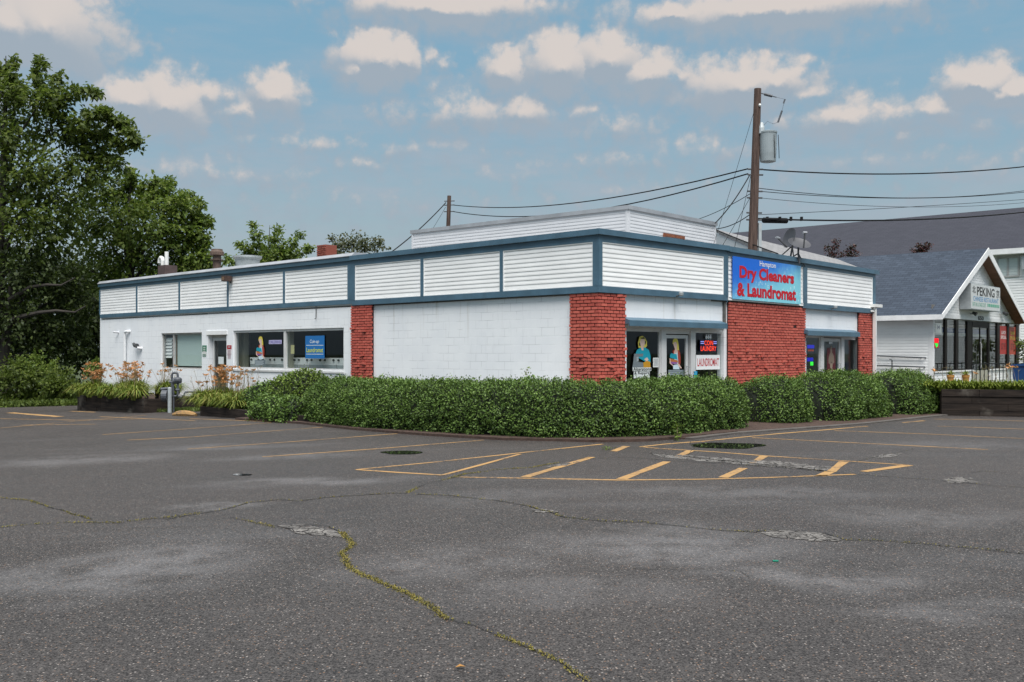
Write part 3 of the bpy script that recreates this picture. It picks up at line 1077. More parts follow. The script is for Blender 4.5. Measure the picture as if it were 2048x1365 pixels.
zf = Z_FB - .004
pillar(WL, [(WL, X(WL, 701.5, .03), X(WL, 743, .03))], zf)
pillar(WL, [(WL, X(WL, 1139, .03), -.03), (WR, .03, X(WR, 1252.5, .03))], zf)
pillar(WK, [(WK, X(WK, 1459, .03), X(WK, 1611.5, .03))], Z(WK, 1457, 603.5))
pillar(WK, [(WK, X(WK, 1719.5, .03), xe - .05)], z2f - .004)
mb = MB(WK).box(xe - .05, xe - .01, .03, 1.2, -.3, z2f - .01)
part(mb, 'brick_return', MT['mortar'])
part(MB(WR).box(X(WR, 1449.5, .05), kx + .01, .05, YW - .004, Z(WR, 1452, 652), Z_FB - .003), 'concrete_column', MT['darkconc'])


# storefront canopies
def canopy(W, x0, x1, zt_, zb, y1=-.10):
    mb = MB(W).prism([(YW - .002, zt_), (y1, zt_ - (zt_ - zb) * .36), (y1, zb), (y1 + .03, zb), (y1 + .03, zb + .05), (YW - .002, zb + .05)], x0, x1)
    part(mb, 'canopy', MT['trim'])


canopy(WR, X(WR, 1252.5), X(WR, 1455.2, -.1), Z(WR, 1254.6, 635, YW), Z(WR, 1254.6, 652, -.10))
canopy(WK, X(WK, 1611.5, -.02), X(WK, 1720.5, -.1), Z(WK, 1613, 657, YW), Z(WK, 1613, 671, -.10))

YG = .19   # plane of the glass


def unit_frame(W, x0, x1, z0, z1, y0, y1, w, parent, name='window', mat=MT['alum'], mull=(), pane=True, sill=None, bottom=None):
    """a framed opening: the frame is the part, its pane and sill are sub-parts"""
    mb = MB(W)
    bw = bottom or w
    mb.box(x0, x1, y0, y1, z1 - w, z1).box(x0, x1, y0, y1, z0, z0 + bw)
    mb.box(x0, x0 + w, y0, y1, z0 + bw, z1 - w).box(x1 - w, x1, y0, y1, z0 + bw, z1 - w)
    for m, mw in mull:
        mb.box(m - mw / 2, m + mw / 2, y0, y1, z0 + bw, z1 - w)
    f = mb.build(name, mat, parent)
    if pane:
        yc = (y0 + y1) / 2
        MB(W).add([(x0 + w, yc, z0 + bw), (x1 - w, yc, z0 + bw), (x1 - w, yc, z1 - w), (x0 + w, yc, z1 - w)], [(0, 1, 2, 3)]).build('pane', MT['glass'], f)
    if sill:
        MB(W).box(x0 - .03, x1 + .03, y0 - .07, y0 - .002, z0 - sill, z0 - .002).build('sill', MT['alum'], f)
    return f


# left face: window with louvres and blind, door, big double window
f = unit_frame(WL, wa[0], wa[1], wa[2], wa[3], YG - .02, YG + .06, .055, BASE, mat=MT['alum_dark'], mull=[(X(WL, 348, YG), .09)])
mb = MB(WL)
lx0, lx1 = X(WL, 326.5, YG + .1), X(WL, 344.5, YG + .1)
zl0, zl1 = Z(WL, 335, 715, YG + .1), Z(WL, 335, 676, YG + .1)
for i in range(6):
    z = zl0 + (zl1 - zl0) * (i + .5) / 6
    mb.add([(lx0, YG + .08, z - .08), (lx1, YG + .08, z - .08), (lx1, YG + .13, z + .06), (lx0, YG + .13, z + .06)], [(0, 1, 2, 3)])
mb.build('louvre', MT['white'], f)
MB(WL).box(X(WL, 349.8, YG + .1), X(WL, 353.5, YG + .1), YG + .075, YG + .15, wa[2] + .06, wa[3] - .06).build('wood_mullion', MT['wood'], f)
MB(WL).box(X(WL, 355.5, YG + .12), wa[1] - .05, YG + .11, YG + .118, Z(WL, 380, 732.5, YG + .1), wa[3] - .05).build('roller_blind', simple('blind_fabric', (.50, .60, .58), .8, .03, 1.0), f)
f = unit_frame(WL, wb[0], wb[1], wb[2], wb[3], YG - .03, YG + .05, .07, BASE, mull=[(X(WL, 571, YG), .12)], sill=.06)
# side door set back in its opening
dd = YG + .10
f = unit_frame(WL, dr[0] + .02, dr[1] - .01, dr[2] + .42, dr[3] - .10, dd, dd + .05, .09, BASE, 'door', MT['alum'], bottom=.28)
mb = MB(WL).box(dr[0] + .12, dr[1] - .1, dd - .05, dd - .02, Z(WL, 430, 740, dd), Z(WL, 430, 737, dd))
mb.box(dr[1] - .42, dr[1] - .12, dd - .07, dd - .02, Z(WL, 440, 741, dd) - .02, Z(WL, 440, 735, dd)).build('push_bar', MT['greymetal'], f)
part(MB(WL).box(dr[0], dr[1], dd, dd + .06, dr[3] - .098, dr[3]), 'door_header', MT['alum_dark'])
part(MB(WL).box(dr[0] - .08, dr[1] + .06, YW - .03, YW - .002, dr[3] + .01, Z(WL, 434, 662, YW)), 'lintel_board', MT['white'])

# street storefront, first bay
hd = Z(WR, 1254.6, 659, YG)
part(MB(WR).box(s1[0], s1[1], YG - .02, YG + .06, hd, s1[3]), 'storefront_header', MT['alum'])
unit_frame(WR, s1[0], X(WR, 1321, YG), .25, hd, YG, YG + .05, .045, BASE)
part(MB(WR).box(X(WR, 1321, YG), X(WR, 1330, YG), YG - .03, YG + .07, .1, hd), 'door_post', MT['alum'])
part(MB(WR).box(X(WR, 1380, YG), X(WR, 1389.3, YG), YG - .03, YG + .07, .1, hd), 'door_post', MT['alum'])
unit_frame(WR, X(WR, 1389.3, YG), s1[1], .25, hd, YG, YG + .05, .045, BASE)
d0, d1 = X(WR, 1330, YG), X(WR, 1380, YG)
zdt = Z(WR, 1340, 668, YG)
part(MB(WR).box(d0, d1, YG, YG + .05, zdt, hd), 'transom', MT['alum'])
dF = unit_frame(WR, d0 + .008, d1 - .06, .12, zdt - .025, YG + .02, YG + .065, .085, BASE, 'door', MT['alum'], bottom=.2)
MB(WR).tube([(d1 - .12, YG + .02, 1.0), (d1 - .12, YG - .06, 1.0), (d1 - .12, YG - .06, 1.3), (d1 - .12, YG + .02, 1.3)], .014).build('handle', MT['greymetal'], dF)
part(MB(WR).box(s1[0], s1[1], YW, YG + .08, .05, .12), 'threshold', MT['concrete'])

# second bay
hd2 = Z(WK, 1613, 673.8, YG)
part(MB(WK).box(s2[0], s2[1], YG - .02, YG + .06, hd2, s2[3]), 'storefront_header', MT['alum'])
unit_frame(WK, s2[0], X(WK, 1640, YG), .25, hd2, YG, YG + .05, .03, BASE)
part(MB(WK).box(X(WK, 1640, YG), X(WK, 1646, YG), YG - .03, YG + .07, .1, hd2), 'door_post', MT['alum'])
part(MB(WK).box(X(WK, 1681.5, YG), X(WK, 1687, YG), YG - .03, YG + .07, .1, hd2), 'door_post', MT['alum'])
unit_frame(WK, X(WK, 1687, YG), s2[1], .25, hd2, YG, YG + .05, .06, BASE)
e0, e1 = X(WK, 1646, YG), X(WK, 1681.5, YG)
dG = unit_frame(WK, e0 + .008, e1 - .008, .12, hd2 - .03, YG + .01, YG + .06, .10, BASE, 'door', MT['alum'], bottom=.2)
MB(WK).tube([(e1 - .13, YG, 1.0), (e1 - .13, YG - .06, 1.0), (e1 - .13, YG - .06, 1.3), (e1 - .13, YG, 1.3)], .014).build('handle', MT['greymetal'], dG)
part(MB(WK).box(s2[0], s2[1], YW, YG + .08, .05, .12), 'threshold', MT['concrete'])

# beige inner pillars seen through the big window
mb = MB(WL).box(X(WL, 476, 1), X(WL, 481, 1), .75, .95, .1, 2.95)
part(MB(WL).box(X(WL, 470, .5), X(WL, 479, .5), .45, .65, .1, 2.95), 'inner_pillar', MT['beige'])
part(MB(WL).box(X(WL, 483, .6), X(WL, 490, .6), .55, .75, .1, 2.95), 'inner_pillar', MT['beige'])
part(MB(WL).box(dr[0] - .1, X(WL, 437, 1.0), .9, 1.05, .1, 2.95), 'inner_pillar', MT['beige'])
part(MB(WL).box(X(WL, 575.5, .45), X(WL, 584, .45), .36, .52, .1, 2.95), 'inner_pillar', MT['beige'])
part(MB(WR).box(X(WR, 1424, .8), X(WR, 1446, .8), .75, .9, .1, 2.95), 'inner_pillar', MT['beige'])
part(MB(WR).box(X(WR, 1322, 3), X(WR, 1450, 3), 3, 3.6, .1, 1.1), 'counter', MT['beige'])

# ------------------------------------------------------------------ things on its roof (fixed parts)
P0 = at(1256, 411, 32.0)
WPR = frame(P0, .6572, .7537)
WPL = frame(P0, .7537, -.6572)
zp1 = P0.z
pl, pr = X(WPL, 824), X(WPR, 1431)
mb = MB(WPL)
siding(mb, pl, -.09, zt, zp1 - .13, 0.0)
mb.box(pl, pl + .09, -.025, .02, zt, zp1 - .13).box(-.09, .0, -.025, .02, zt, zp1 - .13)
mb.at(WPR)
mb.box(0, .09, -.024, .02, zt, zp1 - .13).box(pr - .09, pr, -.025, .02, zt, zp1 - .13)
siding(mb, .09, pr - .09, zt, zp1 - .13, 0.0)
mb.at(WPL).box(pl + .02, -.02, .03, pr - .05, zt, zp1 - .14)
PH = part(mb, 'penthouse', MT['siding_old'])
mb = MB(WPL).box(pl - .05, .06, -.06, pr + .05, zp1 - .13, zp1)
mb.build('cap', MT['coping'], PH)
vx0, vx1 = X(WPR, 1325), X(WPR, 1367)
vz1 = Z(WPR, 1325, 466.5)
mb = MB(WPR).box(vx0, vx1, -.06, -.028, vz1 - .10, vz1).box(vx0, vx0 + .09, -.06, -.028, vz1 - .9, vz1 - .1).box(vx1 - .06, vx1, -.06, -.028, vz1 - .9, vz1 - .1)
mb.box(vx0 + .09, vx1 - .06, -.055, -.03, vz1 - .19, vz1 - .16).build('vent_frame', MT['rust'], PH)
MB(WPR).box(vx0 + .09, vx1 - .06, -.040, -.028, vz1 - .9, vz1 - .19).build('vent_opening', MT['black'], PH)


def roofpt(px, py, inward):
    """point on the roof a given distance behind the left face, in line with px; top at py"""
    x, z = fl(WL, px, py, inward)
    return x, z


x, z = roofpt(642, 490, 2.2)
mb = MB(WL)
mb.use(MT['redbrick'])
cw = .24
for (W_, a, b) in ((WL @ Matrix.Translation((x, 2.2, 0)), -cw, cw), (WL @ Matrix.Translation((x - cw, 2.2, 0)) @ Matrix.Rotation(rad(-90), 4, 'Z'), -.5, 0)):
    mb.at(W_)
    bricks(mb, a, b, zt, z, .0, .07, .2, .01)
mb.at(WL @ Matrix.Translation((x, 2.2, 0)))
mb.box(-cw + .01, cw - .01, .016, .47, zt, z - .004)
part(mb, 'chimney')
x, z = roofpt(434, 499, 1.6)
mb = MB(WL).lathe((x, 1.6, zt), [(.15, 0), (.15, z - zt - .40), (.24, z - zt - .40), (.24, z - zt - .38), (.15, z - zt - .37), (.15, z - zt - .24), (.25, z - zt - .22), (.25, z - zt - .1), (.21, z - zt - .06), (.20, z - zt)])
part(mb, 'vent_pipe', MT['brownpipe'])
x, z = roofpt(495, 513, 1.5)
h = z - zt
mb = MB(WL).lathe((x, 1.5, zt), [(.75, 0), (.72, h * .35), (.46, h * .42), (.40, h * .6), (.43, h * .86), (.50, h * .93), (.50, h), (.44, h)], 28)
part(mb, 'exhaust_hood', MT['greymetal'], smooth=False)
x, z = roofpt(323, 531, 1.2)
cb = part(MB(WL).box(x - .30, x + .30, 1.2, 1.7, zt, z), 'pipe_curb', simple('brown_curb', (.075, .05, .048), .8, .2, 4.0))
x2, z2 = roofpt(328.5, 503.5, 1.3)
MB(WL).tube([(x2, 1.4, z - .1), (x2, 1.4, z2)], .075, 12).build('white_pipe', MT['pvc'], cb)
x2, z2 = roofpt(319.5, 513.5, 1.3)
MB(WL).tube([(x2 + .05, 1.4, z - .1), (x2 + .05, 1.4, z2 - .16), (x2 + .02, 1.4, z2 - .06), (x2 - .1, 1.4, z2 - .03), (x2 - .2, 1.4, z2 - .1), (x2 - .22, 1.4, z2 - .24)], .075, 12).build('white_pipe', MT['pvc'], cb)

# ------------------------------------------------------------------ things fixed to or standing in the laundromat
# banner
b0, b1 = X(WK, 1465, -.03), X(WK, 1600.5, -.03)
bz0, bz1 = Z(WK, 1465, 598, -.03), Z(WK, 1465, 512.5, -.03)
WBn = WK @ Matrix.Translation(((b0 + b1) / 2, -.035, (bz0 + bz1) / 2))
bn = thing('shop_banner', 'wide blue bubble print banner with red lettering mounted above the middle brick pillar', 'sign', WBn)
hw, hh = (b1 - b0) / 2, (bz1 - bz0) / 2
MB(WBn).box(-hw, hw, -.008, .008, -hh, hh).build('panel', MT['banner'], bn)


def fxz(W, px, py, y=0.0):
    return fl(W, px, py, y)


def txt_px(mb, W, body, pL, pR, y, bold=.012, **k):
    """lettering between the left bottom/top and right bottom/top of the photograph"""
    (xa, z0), (xb, _) = fxz(W, pL[0], pL[2], y), fxz(W, pR[0], pR[2], y)
    z1 = fxz(W, pL[0], pL[1], y)[1]
    write(mb, body, xa, xb, z0, z1, y, bold, **k)


mb = MB(WK)
RED = flat((.50, .008, .02))
BLU = flat((.03, .05, .22))
for body, L_, R_ in (('Dry Cleaners', (1479, 531, 563), (1588, 0, 574)), ('& Laundromat', (1474, 564.5, 592), (1592, 0, 604))):
    xa, za = fxz(WK, L_[0], L_[2], -.046)
    xb, _ = fxz(WK, R_[0], R_[2], -.046)
    zb = fxz(WK, L_[0], L_[1], -.046)[1]
    mb.use(BLU)
    write(mb, body, xa + .007, xb + .007, za - .007, zb - .007, -.0450, .02)
    mb.use(RED)
    write(mb, body, xa, xb, za, zb, -.0475, .042)
mb.use(flat((.80, .80, .80)))
xa, za = fxz(WK, 1519.5, 534.5, -.046)
xb, zb = fxz(WK, 1551.5, 523.2, -.046)
write(mb, 'Hampton', xa, xb, za - .02, za + .17, -.0475, .006)
mb.build('lettering', None, bn)


def board(name, label, cat, W, px0, px1, pyL0, pyL1, y, col, th=.006, group=None, emit=0.0):
    x0, z1 = fl(W, px0, pyL0, y)
    z0 = fl(W, px0, pyL1, y)[1]
    x1 = X(W, px1, y)
    Wb = W @ Matrix.Translation(((x0 + x1) / 2, y, (z0 + z1) / 2))
    t = thing(name, label, cat, Wb, group)
    a, b = (x1 - x0) / 2, (z1 - z0) / 2
    MB(Wb).box(-a, a, -th, 0, -b, b).build('panel', flat(col, emit), t)
    return t, Wb, a, b, -th - .003


def lines_of(mb, x0, x1, z, h, y, n, seed):
    """rows of small unreadable print as short dashes"""
    r = random.Random(seed)
    for i in range(n):
        zz = z - i * h * 1.9
        x = x0
        while x < x1:
            w = r.uniform(.03, .09) * (x1 - x0) * 2
            mb.add([(x, y, zz - h), (min(x1, x + w), y, zz - h), (min(x1, x + w), y, zz), (x, y, zz)], [(0, 1, 2, 3)])
            x += w + .03 * (x1 - x0)


YS = YG - .012
t, W_, a, b, y = board('window_sign', 'white LAUNDROMAT sign with red letters in the front window', 'sign', WR, 1392, 1439.5, 710.5, 740, YS, (.80, .81, .82))
mb = MB(W_)
write(mb, 'LAUNDROMAT', -a * .90, a * .90, -b * .55, b * .55, y, .012)
mb.build('lettering', flat((.50, .015, .03)), t)
# neon
t, W_, a, b, y = board('neon_sign', 'lit COIN LAUNDRY neon sign hanging in the front window', 'neon sign', WR, 1399.5, 1432.5, 680, 703, YS, (.006, .008, .05), .01)
mb = MB(W_)
write(mb, 'COIN', -a * .48, a * .55, b * .05, b * .88, y, .0)
write(mb, 'LAUNDRY', -a * .92, a * .95, -b * .95, -b * .1, y, .0)
mb.build('red_tube', flat((1.0, .075, .025), .75), t)
for q in (-1, 1):
    for zz in (.30, .62):
        MB(W_).box(q * a * .62 if q > 0 else -a * .95, a * .97 if q > 0 else -a * .58, y - .01, y, b * zz, b * (zz + .14)).build('blue_tube', flat((.32, .36, .9), .5), t)
# house numbers
for W, L_, lab in ((WR, (1411, 1423, 668.5, 679), 'white 644 house number stuck above the neon coin laundry sign'), (WK, (1658, 1665, 682.5, 688.5), 'small white 644 house number at the top of the second glass door')):
    x0, z1 = fl(W, L_[0], L_[2], YS)
    x1, z0 = fl(W, L_[1], L_[3], YS)
    z0 = fl(W, L_[0], L_[3], YS)[1]
    mb = MB(W)
    write(mb, '644', x0, x1, z0, z1, YS, .05)
    prop(mb.build('house_number', flat((.82, .82, .82))), lab, 'house number')

# blue poster and small signs of the left face
t, W_, a, b, y = board('window_poster', 'blue coin op laundromat poster in the left side window', 'poster', WL, 611, 649, 672.3, 717.3, YS, (.018, .15, .42))
mb = MB(W_)
mb.use(flat((.80, .85, .86)))
write(mb, 'Coin-op', -a * .5, a * .45, b * .26, b * .66, y, .006, shear=.15)
mb.box(-a * .9, a * .9, y, y + .001, b * .14, b * .18)
mb.box(-a * .9, a * .9, y, y + .001, -b * .64, -b * .60)
mb.use(flat((.62, .66, .03)))
write(mb, 'Laundromat', -a * .88, a * .88, -b * .46, -b * .05, y, .010)
mb.build('lettering', None, t)
t, W_, a, b, y = board('window_sign', 'small purple TAILORING sticker in the left side window', 'sign', WL, 538, 563.5, 680.7, 688.6, YS, (.45, .43, .66))
mb = MB(W_)
write(mb, 'TAILORING', -a * .92, a * .92, -b * .6, b * .6, y, .006)
mb.build('lettering', flat((.09, .07, .28)), t)
t, W_, a, b, y = board('paper_notice', 'pale yellow paper notice taped beside the blue laundromat poster', 'notice', WL, 582, 588.6, 690.5, 708, YG + .12, (.60, .55, .27))
lines_of(MB(W_), -a * .8, a * .8, b * .8, .012, y, 5, 1)
t, W_, a, b, y = board('parking_sign', 'green and white parking sign on the wall beside the side door', 'sign', WL, 404.7, 413.2, 691.3, 704, YW - .004, (.012, .16, .085))
mb = MB(W_)
MB(W_).box(-a, a, -.005, 0, -b * 2.15, -b * 1.03).build('lower_plate', flat((.62, .64, .62)), t)
mb.use(flat((.62, .64, .62)))
lines_of(mb, -a * .5, a * .6, b * .55, .035, y, 3, 2)
mb.use(flat((.06, .20, .12)))
lines_of(mb, -a * .8, a * .8, -b * 1.75, .03, y, 2, 3)
mb.build('print', None, t)
t, W_, a, b, y = board('warning_sign', 'red and white warning sign between the side door and the big window', 'sign', WL, 454.3, 463, 691, 699, YW - .004, (.36, .02, .03))
mb = MB(W_)
MB(W_).box(-a, a, -.005, 0, -b * 3.6, -b * 1.05).build('lower_plate', flat((.66, .62, .64)), t)
mb.use(flat((.66, .62, .64)))
lines_of(mb, -a * .5, a * .5, b * .35, .03, y, 1, 4)
mb.use(flat((.42, .25, .28)))
lines_of(mb, -a * .7, a * .7, -b * 1.5, .022, y, 7, 5)
mb.build('print', None, t)
t, W_, a, b, y = board('paper_notice', 'white paper notice taped inside the side door glass', 'notice', WL, 437, 447.5, 714, 728.5, dd + .01, (.66, .70, .70))
t, W_, a, b, y = board('paper_notice', 'white printed sheet beside the seamstress decal in the front window', 'notice', WR, 1306, 1317, 716, 735, YS, (.70, .72, .70))
mb = MB(W_)
lines_of(mb, -a * .75, a * .75, b * .8, .012, y, 8, 6)
mb.build('print', flat((.35, .36, .38)), t)
t, W_, a, b, y = board('door_sticker', 'blue and green sticker low on the post right of the first glass door', 'sticker', WR, 1388, 1394, 743, 756, YS - .06, (.02, .30, .55))
mb = MB(W_).box(-a, a, -.008, -.006, -b, -b * .1)
mb.build('print', flat((.02, .32, .12)), t)

# decals of women in the windows: flat colour prints on the glass
SK, HR, TQ, RD, PU, OR, LB, GY, DK = (.66, .47, .40), (.62, .52, .09), (.01, .30, .40), (.34, .05, .03), (.25, .10, .30), (.45, .16, .05), (.55, .68, .76), (.16, .19, .21), (.02, .02, .025)


def decal(name, label, W, pic, y):
    pts = [p for _, poly in pic for p in poly]
    c = sum(p[0] for p in pts) / len(pts), sum(p[1] for p in pts) / len(pts)
    x, z = fl(W, c[0], c[1], y)
    Wd = W @ Matrix.Translation((x, y, z))
    mb = MB(Wd)
    for k, (col, poly) in enumerate(pic):
        mb.use(flat(col))
        q = [fl(W, px, py, y) for px, py in poly]
        mb.add([(u - x, -.0006 * k, v - z) for u, v in q], [tuple(range(len(q)))])
    o = mb.build(name)
    return prop(o, label, 'window decal')


def lady(ox, oy, s):
    g = lambda P: [(ox + x * s, oy + y * s) for x, y in P]
    return [
        (HR, g([(5, 0), (8, 1), (10, 5), (11.5, 14), (12.3, 26), (9, 26), (4, 15), (-1, 11), (0, 4), (2, 1)])),
        (RD, g([(8, 24), (12, 24), (14, 29), (15.2, 38), (15, 50), (13, 55), (11, 52), (9, 40)])),
        (RD, g([(-1, 25), (3, 22), (4, 30), (0, 32)])),
        (SK, g([(0, 9), (6, 7), (8, 12), (8, 22), (10, 27), (9, 32), (2, 33), (2, 28), (4, 21), (2, 18)])),
        (LB, g([(3, 31), (9, 29), (10.5, 52), (2, 52)])),
        (TQ, g([(-6, 33), (-4, 30), (7, 32), (9, 43), (-6, 39)])),
        (OR, g([(-7, 40), (9, 44), (10, 48), (-6, 47)])),
        (PU, g([(-6, 46.5), (9, 48), (7, 51.5), (-4, 51)])),
        (SK, g([(-7, 40), (-5.6, 41), (-4.5, 50), (1, 55), (0, 56.5), (-7, 50)])),
        (LB, g([(0, 54), (11, 52), (13, 62), (0, 62)])),
        (SK, g([(8, 49), (13, 53), (17, 59), (15.5, 60.5), (10, 55)])),
    ]


def notice(ox, oy, w, h):
    return [((.12, .15, .17), [(ox, oy), (ox + w, oy), (ox + w, oy + h), (ox, oy + h)])] + \
        [((.30, .35, .38), [(ox + 1, oy + 1.5 + i * h / 4), (ox + w * (.9 - .13 * (i % 2)), oy + 1.5 + i * h / 4), (ox + w * (.9 - .13 * (i % 2)), oy + 3 + i * h / 4), (ox + 1, oy + 3 + i * h / 4)]) for i in range(4)]


decal('window_decal', 'decal of a blonde woman carrying folded towels on the first glass door', WR, lady(1346, 677, 1.0) + notice(1336, 740, 31, 14), YS + .05)
decal('window_decal', 'decal of a blonde woman carrying folded towels in the left side window', WL, lady(517.5, 673, .74) + notice(510, 720.5, 21, 9), YS)
seam = [
    (HR, [(1279, 674), (1285, 672), (1290, 676), (1294, 684), (1294, 692), (1291, 696), (1277, 696), (1276, 686)]),
    (TQ, [(1274, 700), (1281, 696), (1290, 695), (1298, 701), (1301, 712), (1301, 726), (1296, 727), (1270, 712)]),
    (SK, [(1281, 679), (1289, 679), (1290, 687), (1287, 694), (1287, 701), (1283, 701), (1282, 694), (1280, 687)]),
    (DK, [(1280, 676), (1288, 675), (1290, 678), (1283, 678)]), (DK, [(1290, 681), (1292, 684), (1291, 690), (1289.5, 688)]), (DK, [(1278, 685), (1280, 687), (1281, 693), (1278.5, 692)]),
    (GY, [(1268, 708), (1286, 708), (1286, 713), (1273, 714), (1274, 724), (1300, 727), (1301, 740), (1264, 738), (1266, 727)]),
    ((.30, .34, .36), [(1273, 714), (1277, 714), (1277, 723), (1273, 724)]),
    (SK, [(1288, 719), (1294, 715), (1297, 720), (1293, 724)]),
    ((.50, .25, .015), [(1286, 726), (1293, 722), (1300, 724), (1301, 737), (1287, 736)]),
    ((.62, .66, .66), [(1265, 735.5), (1302, 735.5), (1302, 742.5), (1265, 742.5)]), ((.62, .66, .66), [(1267, 743.5), (1299, 743.5), (1299, 757), (1267, 757)]),
]
o = decal('window_decal', 'decal of a seamstress at a sewing machine reading Alterations and Repairs', WR, seam, YS)
mb = MB(WR)
x0, z0 = fl(WR, 1266, 741.8, YS)
x1, z1 = fl(WR, 1301, 735.8, YS)
z1 = Z(WR, 1266, 735.6, YS)
write(mb, 'Alterations', x0, x1, z0, z1, YS - .012, .006)
x0, z0 = fl(WR, 1268, 751, YS)
x1 = X(WR, 1298, YS)
write(mb, '& Repairs', x0, x1, z0, Z(WR, 1268, 743.8, YS), YS - .012, .006)
mb.build('lettering', flat((.02, .02, .022)), o)
BR_, BD = (.22, .16, .12), (.10, .07, .055)
decal('window_decal', 'brown figure decal in a long jacket on the second glass door', WK, [
    ((.10, .015, .02), [(1654, 696), (1671, 696), (1671, 750), (1654, 750)]),
    (BR_, [(1661.5, 692), (1663.5, 692), (1664.5, 700), (1664, 706), (1661, 706), (1660.5, 700)]),
    (BR_, [(1660, 706), (1665, 706), (1668, 713), (1668.5, 726), (1665.5, 728), (1658.5, 728), (1656.5, 726), (1657.5, 713)]),
    (BD, [(1660.5, 724), (1665, 724), (1663.5, 727), (1662, 727)]),
    ((.30, .23, .17), [(1660, 728), (1665, 728), (1664, 752), (1661, 752)])], YS + .04)
t, W_, a, b, y = board('window_sign', 'lit blue neon style open sign in the narrow second bay window', 'neon sign', WK, 1613, 1628.5, 689, 706, YS + .06, (.004, .004, .012))
mb = MB(W_)
mb.use(flat((.02, .02, .60), .4))
mb.box(-a * .9, a * .85, y - .01, y, b * .05, b * .85)
mb.use(flat((.40, .05, .01), .35))
lines_of(mb, -a * .7, a * .8, -b * .25, .05, y, 1, 9)
mb.build('glow', None, t)
t, W_, a, b, y = board('window_sign', 'lit blue and green sign low in the narrow second bay window', 'neon sign', WK, 1613, 1626, 715, 733, YS + .06, (.004, .004, .012))
mb = MB(W_)
mb.use(flat((.02, .02, .60), .4))
mb.box(-a * .9, a * .9, y - .01, y, b * .1, b * .9)
mb.use(flat((.03, .75, .05), .8))
mb.box(a * .1, a * .9, y - .01, y, -b * .85, -b * .02)
mb.build('glow', None, t)

# row of washing machines behind the big side window
zw = Z(WL, 630, 722.5, .55)


def washer(W_, lab):
    t = thing('washing_machine', lab, 'washing machine', W_, 'washing machines behind the side window')
    MB(W_).box(-.335, .335, 0, .66, 0, zw - .22).build('body', MT['greymetal'], t)
    MB(W_).prism([(.0, zw - .218), (-.015, zw), (.12, zw), (.2, zw - .218)], -.335, .335).build('control_panel', MT['white'], t)
    for q in (-.22, .22):
        MB(W_).tube([(q, -.05, zw - .07), (q, 0.0, zw - .072)], .035, 10).build('knob', MT['darkmetal'], t)
    return t


wx = X(WL, 502, .55) + .34
k = 0
while wx < wb[1] - .2:
    washer(WL @ Matrix.Translation((wx, .52, .1)), 'pale washing machine in the row behind the big side window')
    wx += .69
    k += 1

# lamps, hooks and pipes on the laundromat
t = thing('wall_lamp', 'rusty brown square wall lamp on the siding of the left wing', 'lamp', WL @ Matrix.Translation((X(WL, 452.5, -.1), -.1, Z(WL, 452.5, 563, -.1))))
W_ = WM[t]
MB(W_).box(-.11, .11, -.12, .14, 0, .18).build('housing', simple('rusty_housing', (.06, .035, .028), .7, .3, 8.0), t)
MB(W_).box(-.08, .08, -.128, -.122, .03, .14).build('lens', simple('amber_lens', (.16, .09, .05), .35, .2, 6.0), t)
MB(W_).box(-.04, .04, .142, .164, -.06, .12).build('bracket', MT['darkmetal'], t)
for W, px, py, lab in ((WR, 1356, 590, 'small floodlight on the blue trim above the first storefront canopy'), (WK, 1665.5, 615.5, 'small floodlight on the blue trim above the second storefront canopy')):
    x, z = fl(W, px, py, -.05)
    W_ = W @ Matrix.Translation((x, -.002, z))
    t = thing('floodlight', lab, 'lamp', W_)
    MB(W_).tube([(0, 0, -.03), (0, -.06, -.03), (.01, -.09, .0)], .018, 8).build('arm', MT['darkmetal'], t)
    MB(W_).lathe((.015, -.13, -.04), [(.03, 0), (.055, .03), (.06, .09), (.02, .11)], 12).build('shade', MT['greymetal'], t)
# downspout at the right end with its gutter box
W_ = WK @ Matrix.Translation((X(WK, 1749.5, -.06), -.06, 0))
t = thing('downspout', 'white downspout with gutter outlet at the right end of the laundromat', 'downspout', W_)
zg = Z(WK, 1750, 615, -.06)
MB(W_).box(-.045, .045, -.05, .05, 0.05, zg - .004).build('pipe', MT['pvc'], t)
MB(W_).prism([(-.09, zg), (-.09, zg + .10), (.09, zg + .10), (.09, zg)], -.16, .45).build('gutter', MT['pvc'], t)
MB(W_).box(-.25, -.05, -.01, .04, zg - .16, zg - .10).build('strap', MT['pvc'], t)
# hook line, vent stub, wall pipes and tap on the left wing
x, z = fl(WL, 632, 614, YW - .03)
prop(MB(WL).tube([(x, YW - .03, z + .05), (x, YW - .03, z - .30), (x + .01, YW - .05, z - .36), (x - .02, YW - .06, z - .36)], .012, 6).build('hanging_hook', MT['darkmetal']), 'thin metal hook hanging under the fascia above the big side window', 'hook')
for px, py, lab in ((237, 665, 'short vent stub on the white wall nearest its left end'),):
    x, z = fl(WL, px, py, YW)
    prop(MB(WL).tube([(x, YW + .02, z), (x, YW - .12, z), (x - .12, YW - .14, z + .01)], .035, 10).build('vent_stub', MT['siding_old']), lab, 'pipe')
x, z = fl(WL, 251, 664, YW - .06)
prop(MB(WL).tube([(x + .28, YW + .02, z + .01), (x + .22, YW - .08, z + .01), (x + .04, YW - .09, z), (x, YW - .09, z - .06), (x, YW - .09, -.3)], .05, 10).build('drain_pipe', simple('painted_pipe', (.70, .71, .72), .6, .06, 2.0)), 'white drain pipe running down the white wall of the left wing', 'pipe')
x, z = fl(WL, 272, 691, YW - .12)
t = thing('outdoor_tap', 'corroded pipe valve sticking out of the white wall', 'valve', WL @ Matrix.Translation((x, YW - .12, z)))
W_ = WM[t]
MB(W_).tube([(-.30, .0, .08), (-.14, -.02, .05)], .025, 8).build('nozzle', MT['greymetal'], t)
